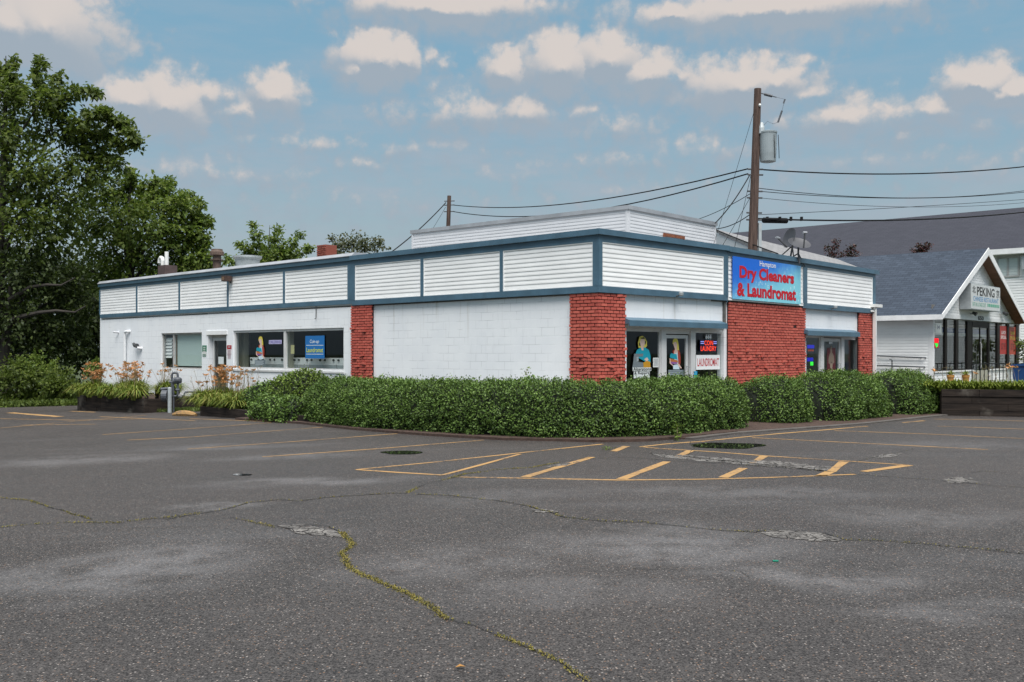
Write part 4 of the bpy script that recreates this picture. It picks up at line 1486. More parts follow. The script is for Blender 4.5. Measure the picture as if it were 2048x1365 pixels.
MB(W_).tube([(-.14, -.02, .05), (.0, -.04, -.01), (.14, -.03, -.02)], [.06, .075, .09], 10).build('valve_body', MT['darkmetal'], t)
MB(W_).tube([(.16, -.03, -.1), (.24, .14, -.13)], .055, 10).build('elbow', MT['siding_old'], t)

# satellite dishes on the roof of the street bay
def dish(px, py, depth, face, r, lab):
    c = at(px, py, depth)
    t = thing('satellite_dish', lab, 'satellite dish', Vector((c.x, c.y, zt)), 'dishes on the roof')
    n = Vector(face).normalized()
    u = n.cross(Vector((0, 0, 1))).normalized()
    w = u.cross(n)
    vs, fs = [], []
    R_, S_ = 5, 24
    for i in range(R_ + 1):
        for k in range(S_):
            a = 2 * math.pi * k / S_
            q = i / R_
            vs.append(c + (u * math.cos(a) * 1.08 + w * math.sin(a)) * r * q - n * (.10 * r * (1 - q * q) * 2))
    for i in range(R_):
        for k in range(S_):
            fs.append((i * S_ + k, i * S_ + (k + 1) % S_, (i + 1) * S_ + (k + 1) % S_, (i + 1) * S_ + k))
    MB().add(vs, fs).build('reflector', simple('dish_grey', (.055, .057, .066), .5, .1, 3.0), t, smooth=True)
    e = c - w * r * .95
    f = c + n * r * 1.25 - w * r * .35
    MB().tube([e, f], .022, 8).build('arm', MT['darkmetal'], t)
    MB().tube([f + u * .06, f - u * .06], .032, 8).tube([f, f - n * .09], .028, 8).build('receiver', MT['coping'], t)
    s = c - n * .12
    mb = MB().tube([s, s - Vector((0, 0, .22)), Vector((c.x, c.y, zt + .05))], .028, 8)
    mb.tube([s - Vector((0, 0, .2)), Vector((c.x - .55, c.y + .1, zt + .02))], .018, 6).tube([s - Vector((0, 0, .2)), Vector((c.x + .3, c.y + .5, zt + .02))], .018, 6)
    mb.build('mast', MT['darkmetal'], t)


dish(1578, 476, 29.0, (-.93, -.28, .25), .30, 'satellite dish seen edge on with its receiver arm to the left')
dish(1599, 486, 28.6, (.12, -.55, .80), .31, 'satellite dish facing the lot with a dark round face')

# ------------------------------------------------------------------ restaurant next door
Q0 = at(1866, 700, 39.0)
WQ = frame(Q0, .6572, .7537)               # its street front
WS = frame(Q0, .7537, -.6572)              # its side wall, x runs to the front corner
RS = thing('restaurant_building', 'white clapboard restaurant with a steep front gable and slate blue shingle roof', 'building', Matrix.Translation(Vector((Q0.x, Q0.y, 0))))
YO = -.50                                   # roof overhang in front of the street front
qx1 = X(WQ, 2040.5)
ze = Z(WQ, 1869, 634)
ax, azp = fl(WQ, 1976.5, 497, YO)
exl, ezl = fl(WQ, 1884, 629, YO)
xm = ax
exr = 2 * ax - exl
sl = (azp - ezl) / (ax - exl)
zwin = Z(WQ, 1869, 637.5)
zsl = Z(WQ, 1871, 743)
# front wall: low clapboard under the windows, corner posts, gable
mb = MB(WQ)
gz0 = ze - .02
dx0, dx1 = X(WQ, 1943, .03), X(WQ, 1976, .03)
siding(mb, .12, dx0 - .02, -.2, zsl - .06, 0.0, .11)
siding(mb, dx1 + .02, qx1 - .14, -.2, zsl - .06, 0.0, .11)
n = int((azp - gz0) / .105)
for i in range(n):
    a, b = gz0 + .16 + i * .105, gz0 + .16 + (i + 1) * .105
    wl_ = lambda z: max(.0, ax - (azp - .12 - z) / sl)
    wr_ = lambda z: 2 * ax - wl_(z)
    x0, x1, x2, x3 = wl_(a), wr_(a), wl_(b), wr_(b)
    if x1 - x0 < .1:
        break
    mb.add([(x0, -.014, a), (x1, -.014, a), (x3, 0, b), (x2, 0, b), (x0, 0, a), (x1, 0, a)], [(0, 1, 2, 3), (4, 5, 1, 0)])
mb.at(WS)
siding(mb, -12, -.16, -.2, ze, 0.0, .115)
mb.build('siding', MT['siding'], RS)
mb = MB(WQ).box(0, qx1, .02, .06, gz0, gz0 + .5).build('gable_backing', MT['inner'], RS)
mb = MB(WQ).box(-.0, .12, -.02, .02, -.2, gz0).box(qx1 - .14, qx1, -.02, .02, -.2, gz0).box(-.02, qx1 + .02, -.028, .03, gz0, gz0 + .16)
mb.at(WS).box(-.16, .018, -.024, .02, -.2, ze)
mb.box(-12, .0, -.03, .0, ze, ze + .10)
mb.at(WQ).box(.02, dx0, -.06, -.022, zsl - .06, zsl)
mb.box(dx1, qx1, -.06, -.022, zsl - .06, zsl)
mb.build('corner_board', MT['whitewood'], RS)
# inside: floor, back wall, ceiling
MB(WQ).box(.1, qx1 - .1, .3, 7, .02, .05).build('floor', MT['floor_in'], RS)
MB(WQ).box(.1, qx1 - .1, 5, 5.1, .05, gz0).build('partition', simple('restaurant_wall', (.20, .16, .13), .8, .15, 1.0), RS)
MB(WQ).box(.1, qx1 - .1, .08, 7, gz0 - .03, gz0 - .002).build('ceiling', MT['beige'], RS)
MB(WQ).box(.08, qx1 - .1, .02, .3, -.2, zsl - .05).box(qx1 - .08, qx1 - .02, .05, 12, -.2, gz0).build('base_wall', MT['beige'], RS)
# window band
mulls = [(1909, 1913.5), (1933, 1937), (1994, 1999), (2011, 2016), (2033, 2037)]
segs = [1869.5, 1909.5, 1934]
bays = [(1870, 1890), (1893, 1911.5), (1915.5, 1934), (1978, 1994), (1999, 2014), (2018, 2032)]
mb = MB(WQ)
for (a, b) in ((1890, 1893.5), (1911.5, 1916), (1934, 1943), (1976, 1978.5), (1994, 1999), (2014, 2018), (2032, 2036.5)):
    mb.box(X(WQ, a), X(WQ, b), -.02, .06, zsl, zwin)
mb.box(.12, dx0, -.01, .05, zsl + .002, zsl + .05).box(dx1, qx1 - .14, -.01, .05, zsl + .002, zsl + .05).box(dx0, dx1, -.01, .05, zwin - .18, zwin)
mb.build('window_framing', MT['bronze'], RS)
for a, b in bays:
    x0, x1 = X(WQ, a), X(WQ, b)
    MB(WQ).add([(x0, .035, zsl + .05), (x1, .035, zsl + .05), (x1, .035, zwin), (x0, .035, zwin)], [(0, 1, 2, 3)]).build('pane', MT['glass'], RS)
fD = unit_frame(WQ, dx0, dx1, .05, zwin - .182, .0, .05, .07, RS, 'door', MT['bronze'], mull=[(X(WQ, 1960.5), .05)])
MB(WQ).tube([(X(WQ, 1959), -.03, .9), (X(WQ, 1959), -.07, 1.0), (X(WQ, 1959), -.07, 2.0), (X(WQ, 1959), -.03, 2.1)], .015, 8).build('handle', MT['alum'], fD)
# roof: two slopes with thickness, ridge runs back from the gable
ln = 15.0
W0 = WS
mb = MB(WS)


def qs(x, y, z):                           # WQ local -> WS local
    return WS.inverted() @ (WQ @ Vector((x, y, z)))


for sx in (exl, exr):
    t0 = [qs(sx, YO, ezl), qs(ax, YO, azp), qs(ax, YO + ln, azp), qs(sx, YO + ln, ezl)]
    vs = t0 + [p - Vector((0, 0, .10)) for p in t0]
    mb.add(vs, [(0, 1, 2, 3), (7, 6, 5, 4), (0, 4, 5, 1), (1, 5, 6, 2), (2, 6, 7, 3), (3, 7, 4, 0)])
rf = mb.build('roof', MT['shingle'], RS)
mb = MB(WQ)
wB = .22
for s in (-1, 1):
    e = ax + s * (ax - exl)
    mb.add([(ax, YO - .03, azp + .02), (e + s * .02, YO - .03, ezl + .02), (e + s * .02, YO - .03, ezl + .02 - wB * 1.0), (ax, YO - .03, azp + .02 - wB * 1.45),
            (ax, YO - .003, azp + .02), (e + s * .02, YO - .003, ezl + .02), (e + s * .02, YO - .003, ezl + .02 - wB * 1.0), (ax, YO - .003, azp + .02 - wB * 1.45)],
           [(0, 1, 2, 3), (7, 6, 5, 4), (0, 4, 5, 1), (2, 6, 7, 3), (1, 5, 6, 2), (0, 3, 7, 4)])
mb.build('bargeboard', MT['whitewood'], rf)
mb = MB(WQ)
for s in (-1, 1):
    e = ax + s * (ax - exl)
    mb.add([(ax, YO, azp - .11), (e, YO, ezl - .11), (e, -.002, ezl - .11), (ax, -.002, azp - .11)], [(0, 1, 2, 3)])
mb.build('soffit', MT['soffit'], rf)
a = qs(exl, YO, 0)
b = qs(exl, YO + 12, 0)
MB(WS).box(b.x, a.x, a.y - .03, a.y + .09, ezl - .20, ezl - .003).build('gutter', MT['whitewood'], rf)
# wall numbers
mb = MB(WQ)
x0, z0 = fl(WQ, 1956, 640.5, -.035)
x1 = X(WQ, 1967.5, -.035)
write(mb, '650', x0, x1, z0, Z(WQ, 1956, 632, -.035), -.033, .03)
mb.build('house_number', MT['black'], RS)
# sign box of the restaurant
ys = -.47
s0, sz1 = fl(WQ, 1941.5, 566, ys)
sx1 = X(WQ, 2000, ys)
sz0 = Z(WQ, 1941.5, 618.5, ys)
Wg = WQ @ Matrix.Translation(((s0 + sx1) / 2, ys, (sz0 + sz1) / 2))
t = thing('restaurant_sign', 'box sign reading PEKING Chinese Restaurant on the white gable', 'sign', Wg)
a, b = (sx1 - s0) / 2, (sz1 - sz0) / 2
MB(Wg).box(-a, a, 0, .44, -b, b).build('sign_box', MT['greymetal'], t)
MB(Wg).box(-a + .03, a - .03, -.012, -.001, -b + .03, b - .03).build('face', flat((.54, .56, .56)), t)
mb = MB(Wg)
mb.use(flat((.015, .015, .015)))
write(mb, 'PEKING', -a * .62, a * .58, b * .10, b * .80, -.016, .02)
write(mb, '北', -a * .92, -a * .70, b * .25, b * .80, -.016, .01)
write(mb, '京', a * .70, a * .93, b * .1, b * .78, -.016, .01)
mb.use(flat((.06, .25, .48)))
write(mb, 'CHINESE RESTAURANT', -a * .86, a * .86, -b * .34, b * .02, -.016, .006)
mb.use(flat((.10, .36, .24)))
write(mb, 'EAT IN & TAKE OUT', -a * .90, -a * .02, -b * .76, -b * .44, -.016, .004)
lines_of(mb, a * .08, a * .92, -b * .44, .13, -.016, 1, 3)
mb.build('lettering', None, t)
# two posters in its windows
for (px0, px1, lab, tx, cT) in ((1999.5, 2014.3, 'red lunch special poster with white print in the restaurant window', 'LUNCH', (.75, .72, .70)), (2018.3, 2031.8, 'orange red dinner special poster with yellow print in the restaurant window', 'DINNER', (.62, .45, .05))):
    t, W_, a, b, y = board('window_poster', lab, 'poster', WQ, px0, px1, 652 + (px0 - 1999) * .10, 709 + (px0 - 1999) * .03, .028, (.40, .035, .03) if px0 < 2010 else (.42, .06, .03), .004)
    mb = MB(W_)
    mb.use(flat(cT))
    write(mb, tx, -a * .6, a * .6, b * .42, b * .66, y, .02)
    write(mb, 'SPECIAL', -a * .75, a * .75, b * .08, b * .32, y, .02)
    mb.use(flat((.12, .02, .02)))
    write(mb, '$7.95', -a * .6, a * .6, -b * .75, -b * .2, y, .02)
    mb.build('lettering', None, t)
t, W_, a, b, y = board('window_sign', 'lit red and green sign at the left edge of the restaurant window', 'neon sign', WQ, 1868.5, 1877, 677, 696, -.026, (.55, .01, .02), .006)
mb = MB(W_)
mb.use(flat((1., .02, .03), .6)).box(-a, a * .9, y - .004, y, b * .05, b)
mb.use(flat((.03, .8, .08), .6)).plate([(-a * .9, -b * .05), (a * .5, -b * .05), (a * .7, -b * .45), (-a * .1, -b)], y - .004, y)
mb.build('glow', None, t)
t, W_, a, b, y = board('window_sign', 'white card with dark letters behind the first restaurant pane', 'sign', WQ, 1870.5, 1883, 646.5, 667, .07, (.60, .58, .56), .004)
mb = MB(W_)
write(mb, 'M', -a * .4, a * .4, -b * .2, b * .6, y, .02)
mb.build('lettering', flat((.10, .10, .16)), t)
# two small lamps under the sign
for px, py, lab in ((1946, 628, 'dark spot lamp under the left end of the restaurant sign'), (2008, 628, 'double floodlight right of the restaurant sign')):
    x, z = fl(WQ, px, py, -.15)
    W_ = WQ @ Matrix.Translation((x, -.03, z))
    t = thing('floodlight', lab, 'lamp', W_)
    MB(W_).tube([(0, 0, 0), (0, -.12, 0)], .03, 8).build('arm', MT['greymetal'], t)
    for q in ((-.08, .09) if px > 2000 else (0,)):
        MB(W_).tube([(q, -.10, .06), (q * 1.3, -.26, -.03)], [.05, .09], 12).build('shade', MT['darkmetal'], t)
# blue valance inside
MB(WQ).prism([(.5, zwin - .5), (.6, zwin - .28), (.66, zwin - .28), (.56, zwin - .5)], .2, qx1 - .4).build('valance', m_flat('valance_cloth', (.025, .06, .22)), RS)
MB(WQ).box(.2, qx1 - .4, .50, .52, zwin - .62, zwin - .505).build('valance_edge', m_flat('valance_trim', (.5, .5, .48)), RS)
# railings beside its side wall and its entrance
def rail_set(W, name, lab, segs, r, mat):
    mb = MB(W)
    for s in segs:
        mb.tube(s, r, 8)
    return prop(mb.build(name, mat), lab, 'railing')


hy = -.10
p = lambda px, py: (X(WS, px, hy), hy, Z(WS, px, py, hy))
for (a, b, lab) in ((((1722, 711), (1849, 716)), None, 'upper grey pipe handrail on the restaurant side wall'), (((1722, 730), (1847, 734.5)), None, 'lower grey pipe handrail on the restaurant side wall')):
    q0, q1 = p(*a[0]), p(*a[1])
    t = thing('handrail', lab, 'handrail', WS @ Matrix.Translation(q0))
    MB(WS).tube([q0, q1, (q1[0] + .02, hy + .09, q1[2])], .025, 8).build('rail', MT['grey'], t)
    for f_ in (.5, .93):
        m = [q0[i] + (q1[i] - q0[i]) * f_ for i in range(3)]
        MB(WS).tube([m, (m[0], hy + .09, m[2])], .02, 6).build('bracket', MT['grey'], t)
hx = X(WS, 1784, hy - .15)
prop(MB(WS).tube([(hx - .1, hy - .13, Z(WS, 1784, 719, hy - .15)), (hx, hy - .15, Z(WS, 1784, 721, hy - .15)), (hx, hy - .15, 0.0)], .024, 8).build('standpipe', MT['darkmetal']), 'thin dark standpipe in front of the restaurant side wall', 'pipe')
fy = -.9
ra, rb = X(WQ, 1944, fy), X(WQ, 2034, fy)
zr1 = Z(WQ, 1944, 728, fy)
W_ = WQ @ Matrix.Translation((ra, fy, 0))
t = thing('iron_railing', 'black iron railing in front of the restaurant entrance', 'railing', W_)
MB(W_).box(0, rb - ra, -.02, .02, zr1 - .04, zr1).box(0, rb - ra, -.02, .02, .12, .15).build('rail', MT['black'], t)
n = 13
for i in range(n):
    x = (rb - ra) * i / (n - 1)
    MB(W_).box(x - .024, x + .024, -.012, .012, .0, zr1 - .042).build('baluster', MT['black'], t)
# blue wheeled bin
c = at(2051, 760, 36.0)
W_ = frame(c, .6572, .7537)
t = thing('recycling_bin', 'dark blue wheeled bin at the right end of the iron railing', 'bin', W_)
zb = Z(W_, 2045, 733)
mb = MB(W_).add([(-.27, -.3, .0), (.27, -.3, .0), (.27, .3, .0), (-.27, .3, .0), (-.33, -.36, zb), (.33, -.36, zb), (.33, .36, zb), (-.33, .36, zb)], [(3, 2, 1, 0), (4, 5, 6, 7), (0, 1, 5, 4), (1, 2, 6, 5), (2, 3, 7, 6), (3, 0, 4, 7)])
mb.build('body', MT['bluebin'], t)
MB(W_).prism([(-.40, zb + .002), (-.40, zb + .05), (0, zb + .10), (.40, zb + .06), (.40, zb + .002)], -.36, .36).build('lid', MT['bluebin'], t)
MB(W_).tube([(-.3, .34, .1), (-.24, .34, .1)], .1, 12).tube([(.24, .34, .1), (.3, .34, .1)], .1, 12).build('wheels', MT['black'], t)
mb = MB(W_).box(-.20, -.16, -.352, -.342, zb - .42, zb - .34).box(-.08, .0, -.352, -.342, zb - .40, zb - .36)
mb.build('mark', flat((.6, .62, .62)), t)

# ------------------------------------------------------------------ buildings further back
H0 = at(2048, 497, 58.0)
WH = frame(H0, .7537, -.6572)
HB = thing('hotel_building', 'long white lodging block with a tall dark shingle roof behind the restaurant', 'building', Matrix.Translation(Vector((H0.x, H0.y, 0))))
zh = H0.z
L0, L1 = -75.0, 14.0
mb = MB(WH)
siding(mb, L0, L1, .0, zh - .5, .5, .16, .02)
mb.box(L0, L1, .52, 14, 0, zh - .02)
mb.build('wall', MT['siding'], HB)
hr = 7.5
zr = None
# ridge height from the photograph
xr_, zr = fl(WH, 2048, 415, hr)
mb = MB(WH).prism([(-.1, zh), (hr, zr), (2 * hr + .1, zh), (2 * hr + .1, zh - .12), (hr, zr - .12), (-.1, zh - .12)], L0, L1)
mb.build('roof', MT['shingle_far'], HB)
MB(WH).box(L0, L1, -.14, -.102, zh - .28, zh + .03).box(L0, L1, -.1, .48, zh - .3, zh - .14).build('eaves', MT['whitewood'], HB)
for (pa, pb) in ((1993, 2039),):
    x0, x1, z1, z0 = X(WH, pa, .46), X(WH, pb, .46), Z(WH, pa, 515, .46), Z(WH, pa, 556, .46)
    fW = unit_frame(WH, x0, x1, z0, z1, .42, .50, .09, HB, mat=MT['alum_dark'], mull=[((x0 + x1) / 2, .1)])
    mb = MB(WH)
    for i in range(26):
        xx = x0 + .1 + (x1 - x0 - .2) * i / 26
        mb.add([(xx, .515 + .02 * (i % 2), z0 + .1), (xx + (x1 - x0 - .2) / 26, .535 - .02 * (i % 2), z0 + .1), (xx + (x1 - x0 - .2) / 26, .535 - .02 * (i % 2), z1 - .1), (xx, .515 + .02 * (i % 2), z1 - .1)], [(0, 1, 2, 3)])
    mb.build('curtain', simple('curtain_cloth', (.42, .48, .48), .85, .05, 1.0), fW)
x0, z1 = fl(WH, 2045, 514, .3)
MB(WH).box(x0, x0 + 1.1, .1, .48, z1 - .75, z1).build('air_conditioner', MT['greymetal'], HB)

# small white house with a low grey roof between the two
A, B, D = at(1432, 459, 45), at(1548, 507, 40), at(1664, 516, 47)
E1 = B + (B - A) * .6
E2 = D + (D - A) * .35
hb = thing('small_house', 'small white house with a low pale grey roof behind the utility pole', 'house', Vector((A.x, A.y, 0)))
dn = Vector((0, 0, -.15))
MB().add([A, E1, E2, D, A + dn, E1 + dn, E2 + dn, D + dn], [(0, 1, 2, 3), (7, 6, 5, 4), (0, 4, 5, 1), (1, 5, 6, 2), (2, 6, 7, 3), (3, 7, 4, 0)]).build('roof', MT['roof_grey'], hb)
a0, b0 = A + dn + Vector((0, .15, 0)), E1 + dn + Vector((0, .15, 0))
MB().add([(a0.x, a0.y, 0), (b0.x, b0.y, 0), b0, a0, (a0.x + 2, a0.y + 6, 0), (b0.x + 2, b0.y + 6, 0), b0 + Vector((2, 6, 0)), a0 + Vector((2, 6, -.6))], [(0, 1, 2, 3), (1, 5, 6, 2), (4, 0, 3, 7)]).build('wall', MT['siding_old'], hb)

# ------------------------------------------------------------------ utility poles and wires
def cable(name, lab, p, q, sag, r=.018, n=18, group=None):
    pts = []
    for i in range(n + 1):
        t = i / n
        a = p.lerp(q, t)
        a.z -= sag * 4 * t * (1 - t)
        pts.append(a)
    return prop(MB().tube(pts, r, 5).build(name, MT['black']), lab, 'cable', group)


UD = 35.0
top, bot = at(1515.5, 178, UD), at(1504.5, 520, UD)
dirv = (bot - top) / (bot.z - top.z)
foot_p = top + dirv * (0 - top.z)
t = thing('utility_pole', 'tall brown wooden utility pole with a transformer rising behind the fascia', 'utility pole', Vector((foot_p.x, foot_p.y, 0)))
MB().tube([foot_p, foot_p.lerp(top, .5), top], [.20, .165, .125], 14).build('pole', MT['pole'], t)


def pol(py, dx=0.0, dy=0.0):
    f = (py - 178) / (520 - 178)
    v = top.lerp(bot, f)
    return Vector((v.x + dx, v.y + dy, v.z))


tc = at(1536, 325, UD - .05)
tt = at(1539, 264, UD - .05)
mb = MB().lathe((tc.x, tc.y, tc.z), [(.20, 0), (.27, .02), (.285, .3), (.30, tt.z - tc.z - .08), (.315, tt.z - tc.z - .06), (.315, tt.z - tc.z - .01), (.1, tt.z - tc.z + .05)], 24)
tr = mb.build('transformer', simple('transformer_grey', (.24, .275, .29), .5, .12, 2.0), t)
b0 = at(1523.5, 262, UD - .1)
MB().lathe(tuple(b0), [(.11, -.1), (.10, .1), (.06, .26), (.02, .30)], 12).build('bushing', MT['greymetal'], tr)
mb = MB()
for py in (272, 308):
    q = pol(py)
    mb.tube([q, (tc.x, tc.y, q.z)], .035, 6)
mb.build('bracket', MT['darkmetal'], tr)
mb = MB()
for dx in (.14, .30):
    a = Vector((tc.x + dx, tc.y - .30 + dx * .3, tt.z - .15))
    mb.tube([a, a + Vector((.02, -.02, -.5)), Vector((tc.x + dx + .04, tc.y - .28 + dx * .3, tc.z + .1))], .012, 5)
mb.build('lead_wire', MT['black'], tr)
mb = MB()
a = pol(187, .12)
b = at(1553, 195, UD)
mb.tube([a, a.lerp(b, .25)], .018, 6).tube([a.lerp(b, .22), a.lerp(b, .72)], .05, 8).tube([a.lerp(b, .7), b], .018, 6)
mb.build('insulator', MT['grey'], t)
mb = MB().tube([at(1564, 222, UD), at(1556, 245, UD)], .032, 8).tube([at(1570, 199, UD), at(1567, 207, UD)], .028, 6).tube([b, at(1570, 199, UD), at(1564, 222, UD)], .006, 4)
mb.tube([at(1556, 245, UD), at(1546, 248, UD), at(1535, 243, UD), at(1524, 255, UD)], .006, 4)
mb.build('fuse_cutout', MT['grey'], t)
MB().lathe(tuple(pol(215, .06, -.14)), [(.03, 0), (.05, .04), (.03, .09)], 10).build('knob', MT['pvc'], t)
q = pol(458, .17)
MB().box(q.x, q.x + .10, q.y - .1, q.y + .02, q.z - .9, q.z + .2).build('conduit', MT['greymetal'], t)
for py in (339, 350, 383, 396, 426, 440):
    c = pol(py)
    MB().tube([c + Vector((-.26, -.02, 0)), c + Vector((.28, -.02, -.01))], .03, 6).build('clamp', MT['darkmetal'], t)
# second pole
VD = 62.0
top2, bot2 = at(898.5, 392, VD), at(896, 470, VD)
f2 = top2 + (bot2 - top2) / (bot2.z - top2.z) * (0 - top2.z)
t2 = thing('utility_pole', 'short looking far wooden utility pole standing behind the penthouse', 'utility pole', Vector((f2.x, f2.y, 0)))
MB().tube([f2, top2], [.18, .12], 12).build('pole', MT['pole'], t2)
for py in (403, 411, 424):
    c = top2.lerp(bot2, (py - 392) / 78)
    MB().tube([c + Vector((-.3, -.02, 0)), c + Vector((.35, -.02, .02))], .03, 6).build('clamp', MT['darkmetal'], t2)
q2 = lambda py, dx=0.0: top2.lerp(bot2, (py - 392) / 78) + Vector((dx, -.05, 0))
R35 = lambda px, py, d=UD: at(px, py, d)
cable('power_line', 'upper twisted cable from the tall pole to the far pole', pol(338, -.25), q2(411, .3), .61, 0.0252)
cable('power_line', 'lower twisted cable from the tall pole to the far pole', pol(348, -.25), q2(424, .3), .80, 0.0252)
cable('power_line', 'thick cable leaving the tall pole level to the right', pol(340, .3), R35(2120, 325, 42), .30, 0.0252)
cable('power_line', 'upper of the two thin wires on the right of the tall pole', pol(377, .15), R35(2120, 371, 45), .45, 0.0130)
cable('power_line', 'second thin wire running just below the first on the right', pol(383, .15), R35(2120, 376, 45), .35, 0.0130)
cable('power_line', 'faint thin wire crossing the sky above the dark roof', pol(396, .15), R35(2120, 398, 45), .35, 0.0086)
cable('power_line', 'thin wire rising to the right just above the dark roof ridge', pol(430, .15), R35(2120, 394, 45), .05, 0.0101)
cable('power_line', 'heavy black cable from the tall pole along the dark roof', pol(438, .15), R35(2120, 416, 50), .28, 0.0324)
cable('power_line', 'slanting cable from the tall pole down to the white penthouse', pol(352, -.2), at(1430, 447, 33.5), .12, 0.0202)
cable('power_line', 'pair of thin wires falling left from the tall pole', pol(388, -.15), at(1330, 452, 48), .25, 0.0130)
cable('power_line', 'thin guy wire from the top of the tall pole down to the left', pol(222, -.1), at(1425, 497, 35.5), .02, 0.0072)
cable('power_line', 'guy wire from the middle of the tall pole to the roof', pol(352, -.15), at(1468, 500, 34.5), .02, 0.0086)
cable('power_line', 'slack cable from the tall pole toward the penthouse corner', pol(430, -.15), at(1400, 456, 37), .22, 0.0158)
cable('power_line', 'short guy wire falling steeply beside the tall pole', pol(396, -.15), at(1440, 500, 35.5), .02, 0.0086)
cable('power_line', 'dark cable sloping down over the small grey roof', at(1432, 460, 38), at(1556, 508, 33), .02, 0.0216)
cable('power_line', 'thick cable falling left from the far pole to the roof', q2(406, -.2), at(778, 508, 50), .15, 0.0324)
cable('power_line', 'thin wire beside the far pole falling to the left', q2(415, -.2), at(858, 470, 61), .02, 0.0108)
cb0, cb1 = R35(1527, 441, 35.5), R35(1573, 442, 36)
tS = thing('splice_case', 'black cable splice case hanging beside the tall pole', 'splice case', cb0.lerp(cb1, .5))
MB().tube([cb0, cb1], .10, 10).build('case', MT['black'], tS)
for px in (1531, 1556, 1578, 1599):
    MB().box(at(px, 0, 36).x - .04, at(px, 0, 36).x + .04, 35.7, 35.8, R35(px, 444, 36).z, R35(px, 436, 36).z).build('hanger', MT['black'], tS)


# ------------------------------------------------------------------ hedges
def hedge_sweep(name, lab, path, n=40, leafn=1400, cat='hedge', group=None, mat='hedge', lsize=.055, sq=3.2, seed=0.0):
    """path: list of (x, y, half width, height); a rounded clipped body grown over with leaf cards"""
    P = [Vector(p) for p in [(q[0], q[1], 0) for q in path]]
    acc = [0.0]
    for a, b in zip(P[:-1], P[1:]):
        acc.append(acc[-1] + (b - a).length)
    tot = acc[-1]
    N = max(14, int(tot / .14))
    rings = []
    S_ = 22
    for i in range(N + 1):
        s = tot * i / N
        k = max(j for j in range(len(acc)) if acc[j] <= s + 1e-9)
        k = min(k, len(P) - 2)
        f = (s - acc[k]) / max(1e-6, acc[k + 1] - acc[k])
        # smooth blend across corners
        c = P[k].lerp(P[k + 1], f)
        e = min(1.0, .9 / max(.2, path[k][2]))
        w = path[k][2] + (path[k + 1][2] - path[k][2]) * f
        h = path[k][3] + (path[k + 1][3] - path[k][3]) * f
        endd = min(s, tot - s)
        r = min(1.0, endd / (w * .95))
        g = math.sqrt(max(0.0, 1 - (1 - r) ** 2.6))
        rings.append([c, w * max(.04, g), h * (max(.05, g) ** .45)])
    cs = [r[0].copy() for r in rings]
    for _ in range(6):
        cs = [cs[0]] + [(cs[i - 1] + cs[i] * 2 + cs[i + 1]) / 4 for i in range(1, N)] + [cs[N]]
    V = np.zeros((N + 1, S_ + 1, 3))
    for i, (c, w, h) in enumerate(rings):
        c = cs[i]
        t = (cs[min(i + 1, N)] - cs[max(i - 1, 0)]).normalized()
        nr = Vector((-t.y, t.x, 0))
        for k in range(S_ + 1):
            a = math.pi * k / S_
            ca, sa = math.cos(a), math.sin(a)
            x = w * math.copysign(abs(ca) ** (2 / sq), ca)
            z = h * abs(sa) ** (2 / sq)
            q = c + nr * x
            tuck = 1 - .10 * (1 - min(1, z / (.35 * h)))
            q = c + nr * x * tuck
            nz = noise.noise((q.x * 1.1 + seed, q.y * 1.1, z * 1.3)) * .075 + noise.noise((q.x * 3 + seed, q.y * 3, z * 3)) * .05
            out = Vector((nr.x * x / max(w, .05), nr.y * x / max(w, .05), z / max(h, .05)))
            q = Vector((q.x, q.y, gz(q.x) + .02 + z)) + out * nz
            V[i, k] = q
    vs = V.reshape(-1, 3).tolist()
    fs = [(i * (S_ + 1) + k, i * (S_ + 1) + k + 1, (i + 1) * (S_ + 1) + k + 1, (i + 1) * (S_ + 1) + k) for i in range(N) for k in range(S_)]
    ctr = V.mean(axis=(0, 1))
    t = thing(name, lab, cat, Vector((ctr[0], ctr[1], gz(ctr[0]))), group)
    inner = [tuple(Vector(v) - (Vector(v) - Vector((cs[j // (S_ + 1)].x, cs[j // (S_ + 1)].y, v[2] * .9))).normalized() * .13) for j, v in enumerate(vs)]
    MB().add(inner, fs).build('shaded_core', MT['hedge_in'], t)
    # leaves over the skin
    A = V[:-1, :-1].reshape(-1, 3)
    B = V[1:, :-1].reshape(-1, 3)
    D_ = V[:-1, 1:].reshape(-1, 3)
    Cc = V[1:, 1:].reshape(-1, 3)
    nrm = np.cross(B - A, D_ - A)
    area = np.linalg.norm(nrm, axis=1)
    mid_ = (A + Cc) / 2
    cen = np.repeat(np.array([[c.x, c.y, .45] for c in cs[:-1]]), S_, axis=0)
    nrm = unit(nrm)
    flip = np.sign(np.sum(nrm * (mid_ - cen), axis=1, keepdims=True))
    nrm *= np.where(flip == 0, 1, flip)
    tot_n = int(area.sum() * leafn)
    idx = rng.choice(len(A), tot_n, p=area / area.sum())
    u, v = rng.uniform(0, 1, (tot_n, 1)), rng.uniform(0, 1, (tot_n, 1))
    pos = A[idx] * (1 - u) * (1 - v) + B[idx] * u * (1 - v) + D_[idx] * (1 - u) * v + Cc[idx] * u * v
    nn = nrm[idx]
    clump = np.array([noise.noise((p[0] * 5.0 + seed, p[1] * 5.0, p[2] * 5.0)) for p in pos])[:, None]
    depth = .03 - rng.uniform(0, 1, (tot_n, 1)) ** .8 * .15 + clump * .09
    spr = rng.uniform(0, 1, (tot_n, 1)) < .02
    depth = np.where(spr & (nn[:, 2:3] > .3), rng.uniform(.03, .12, (tot_n, 1)), depth)
    pos = pos + nn * depth
    T_ = nn * .55 + np.array([0, 0, .1])
    quads_object('foliage', leaves(pos, lsize, T_, nn * .55 + np.array([0, 0, .85]), .66, .75, .36), MT[mat], t)
    return t


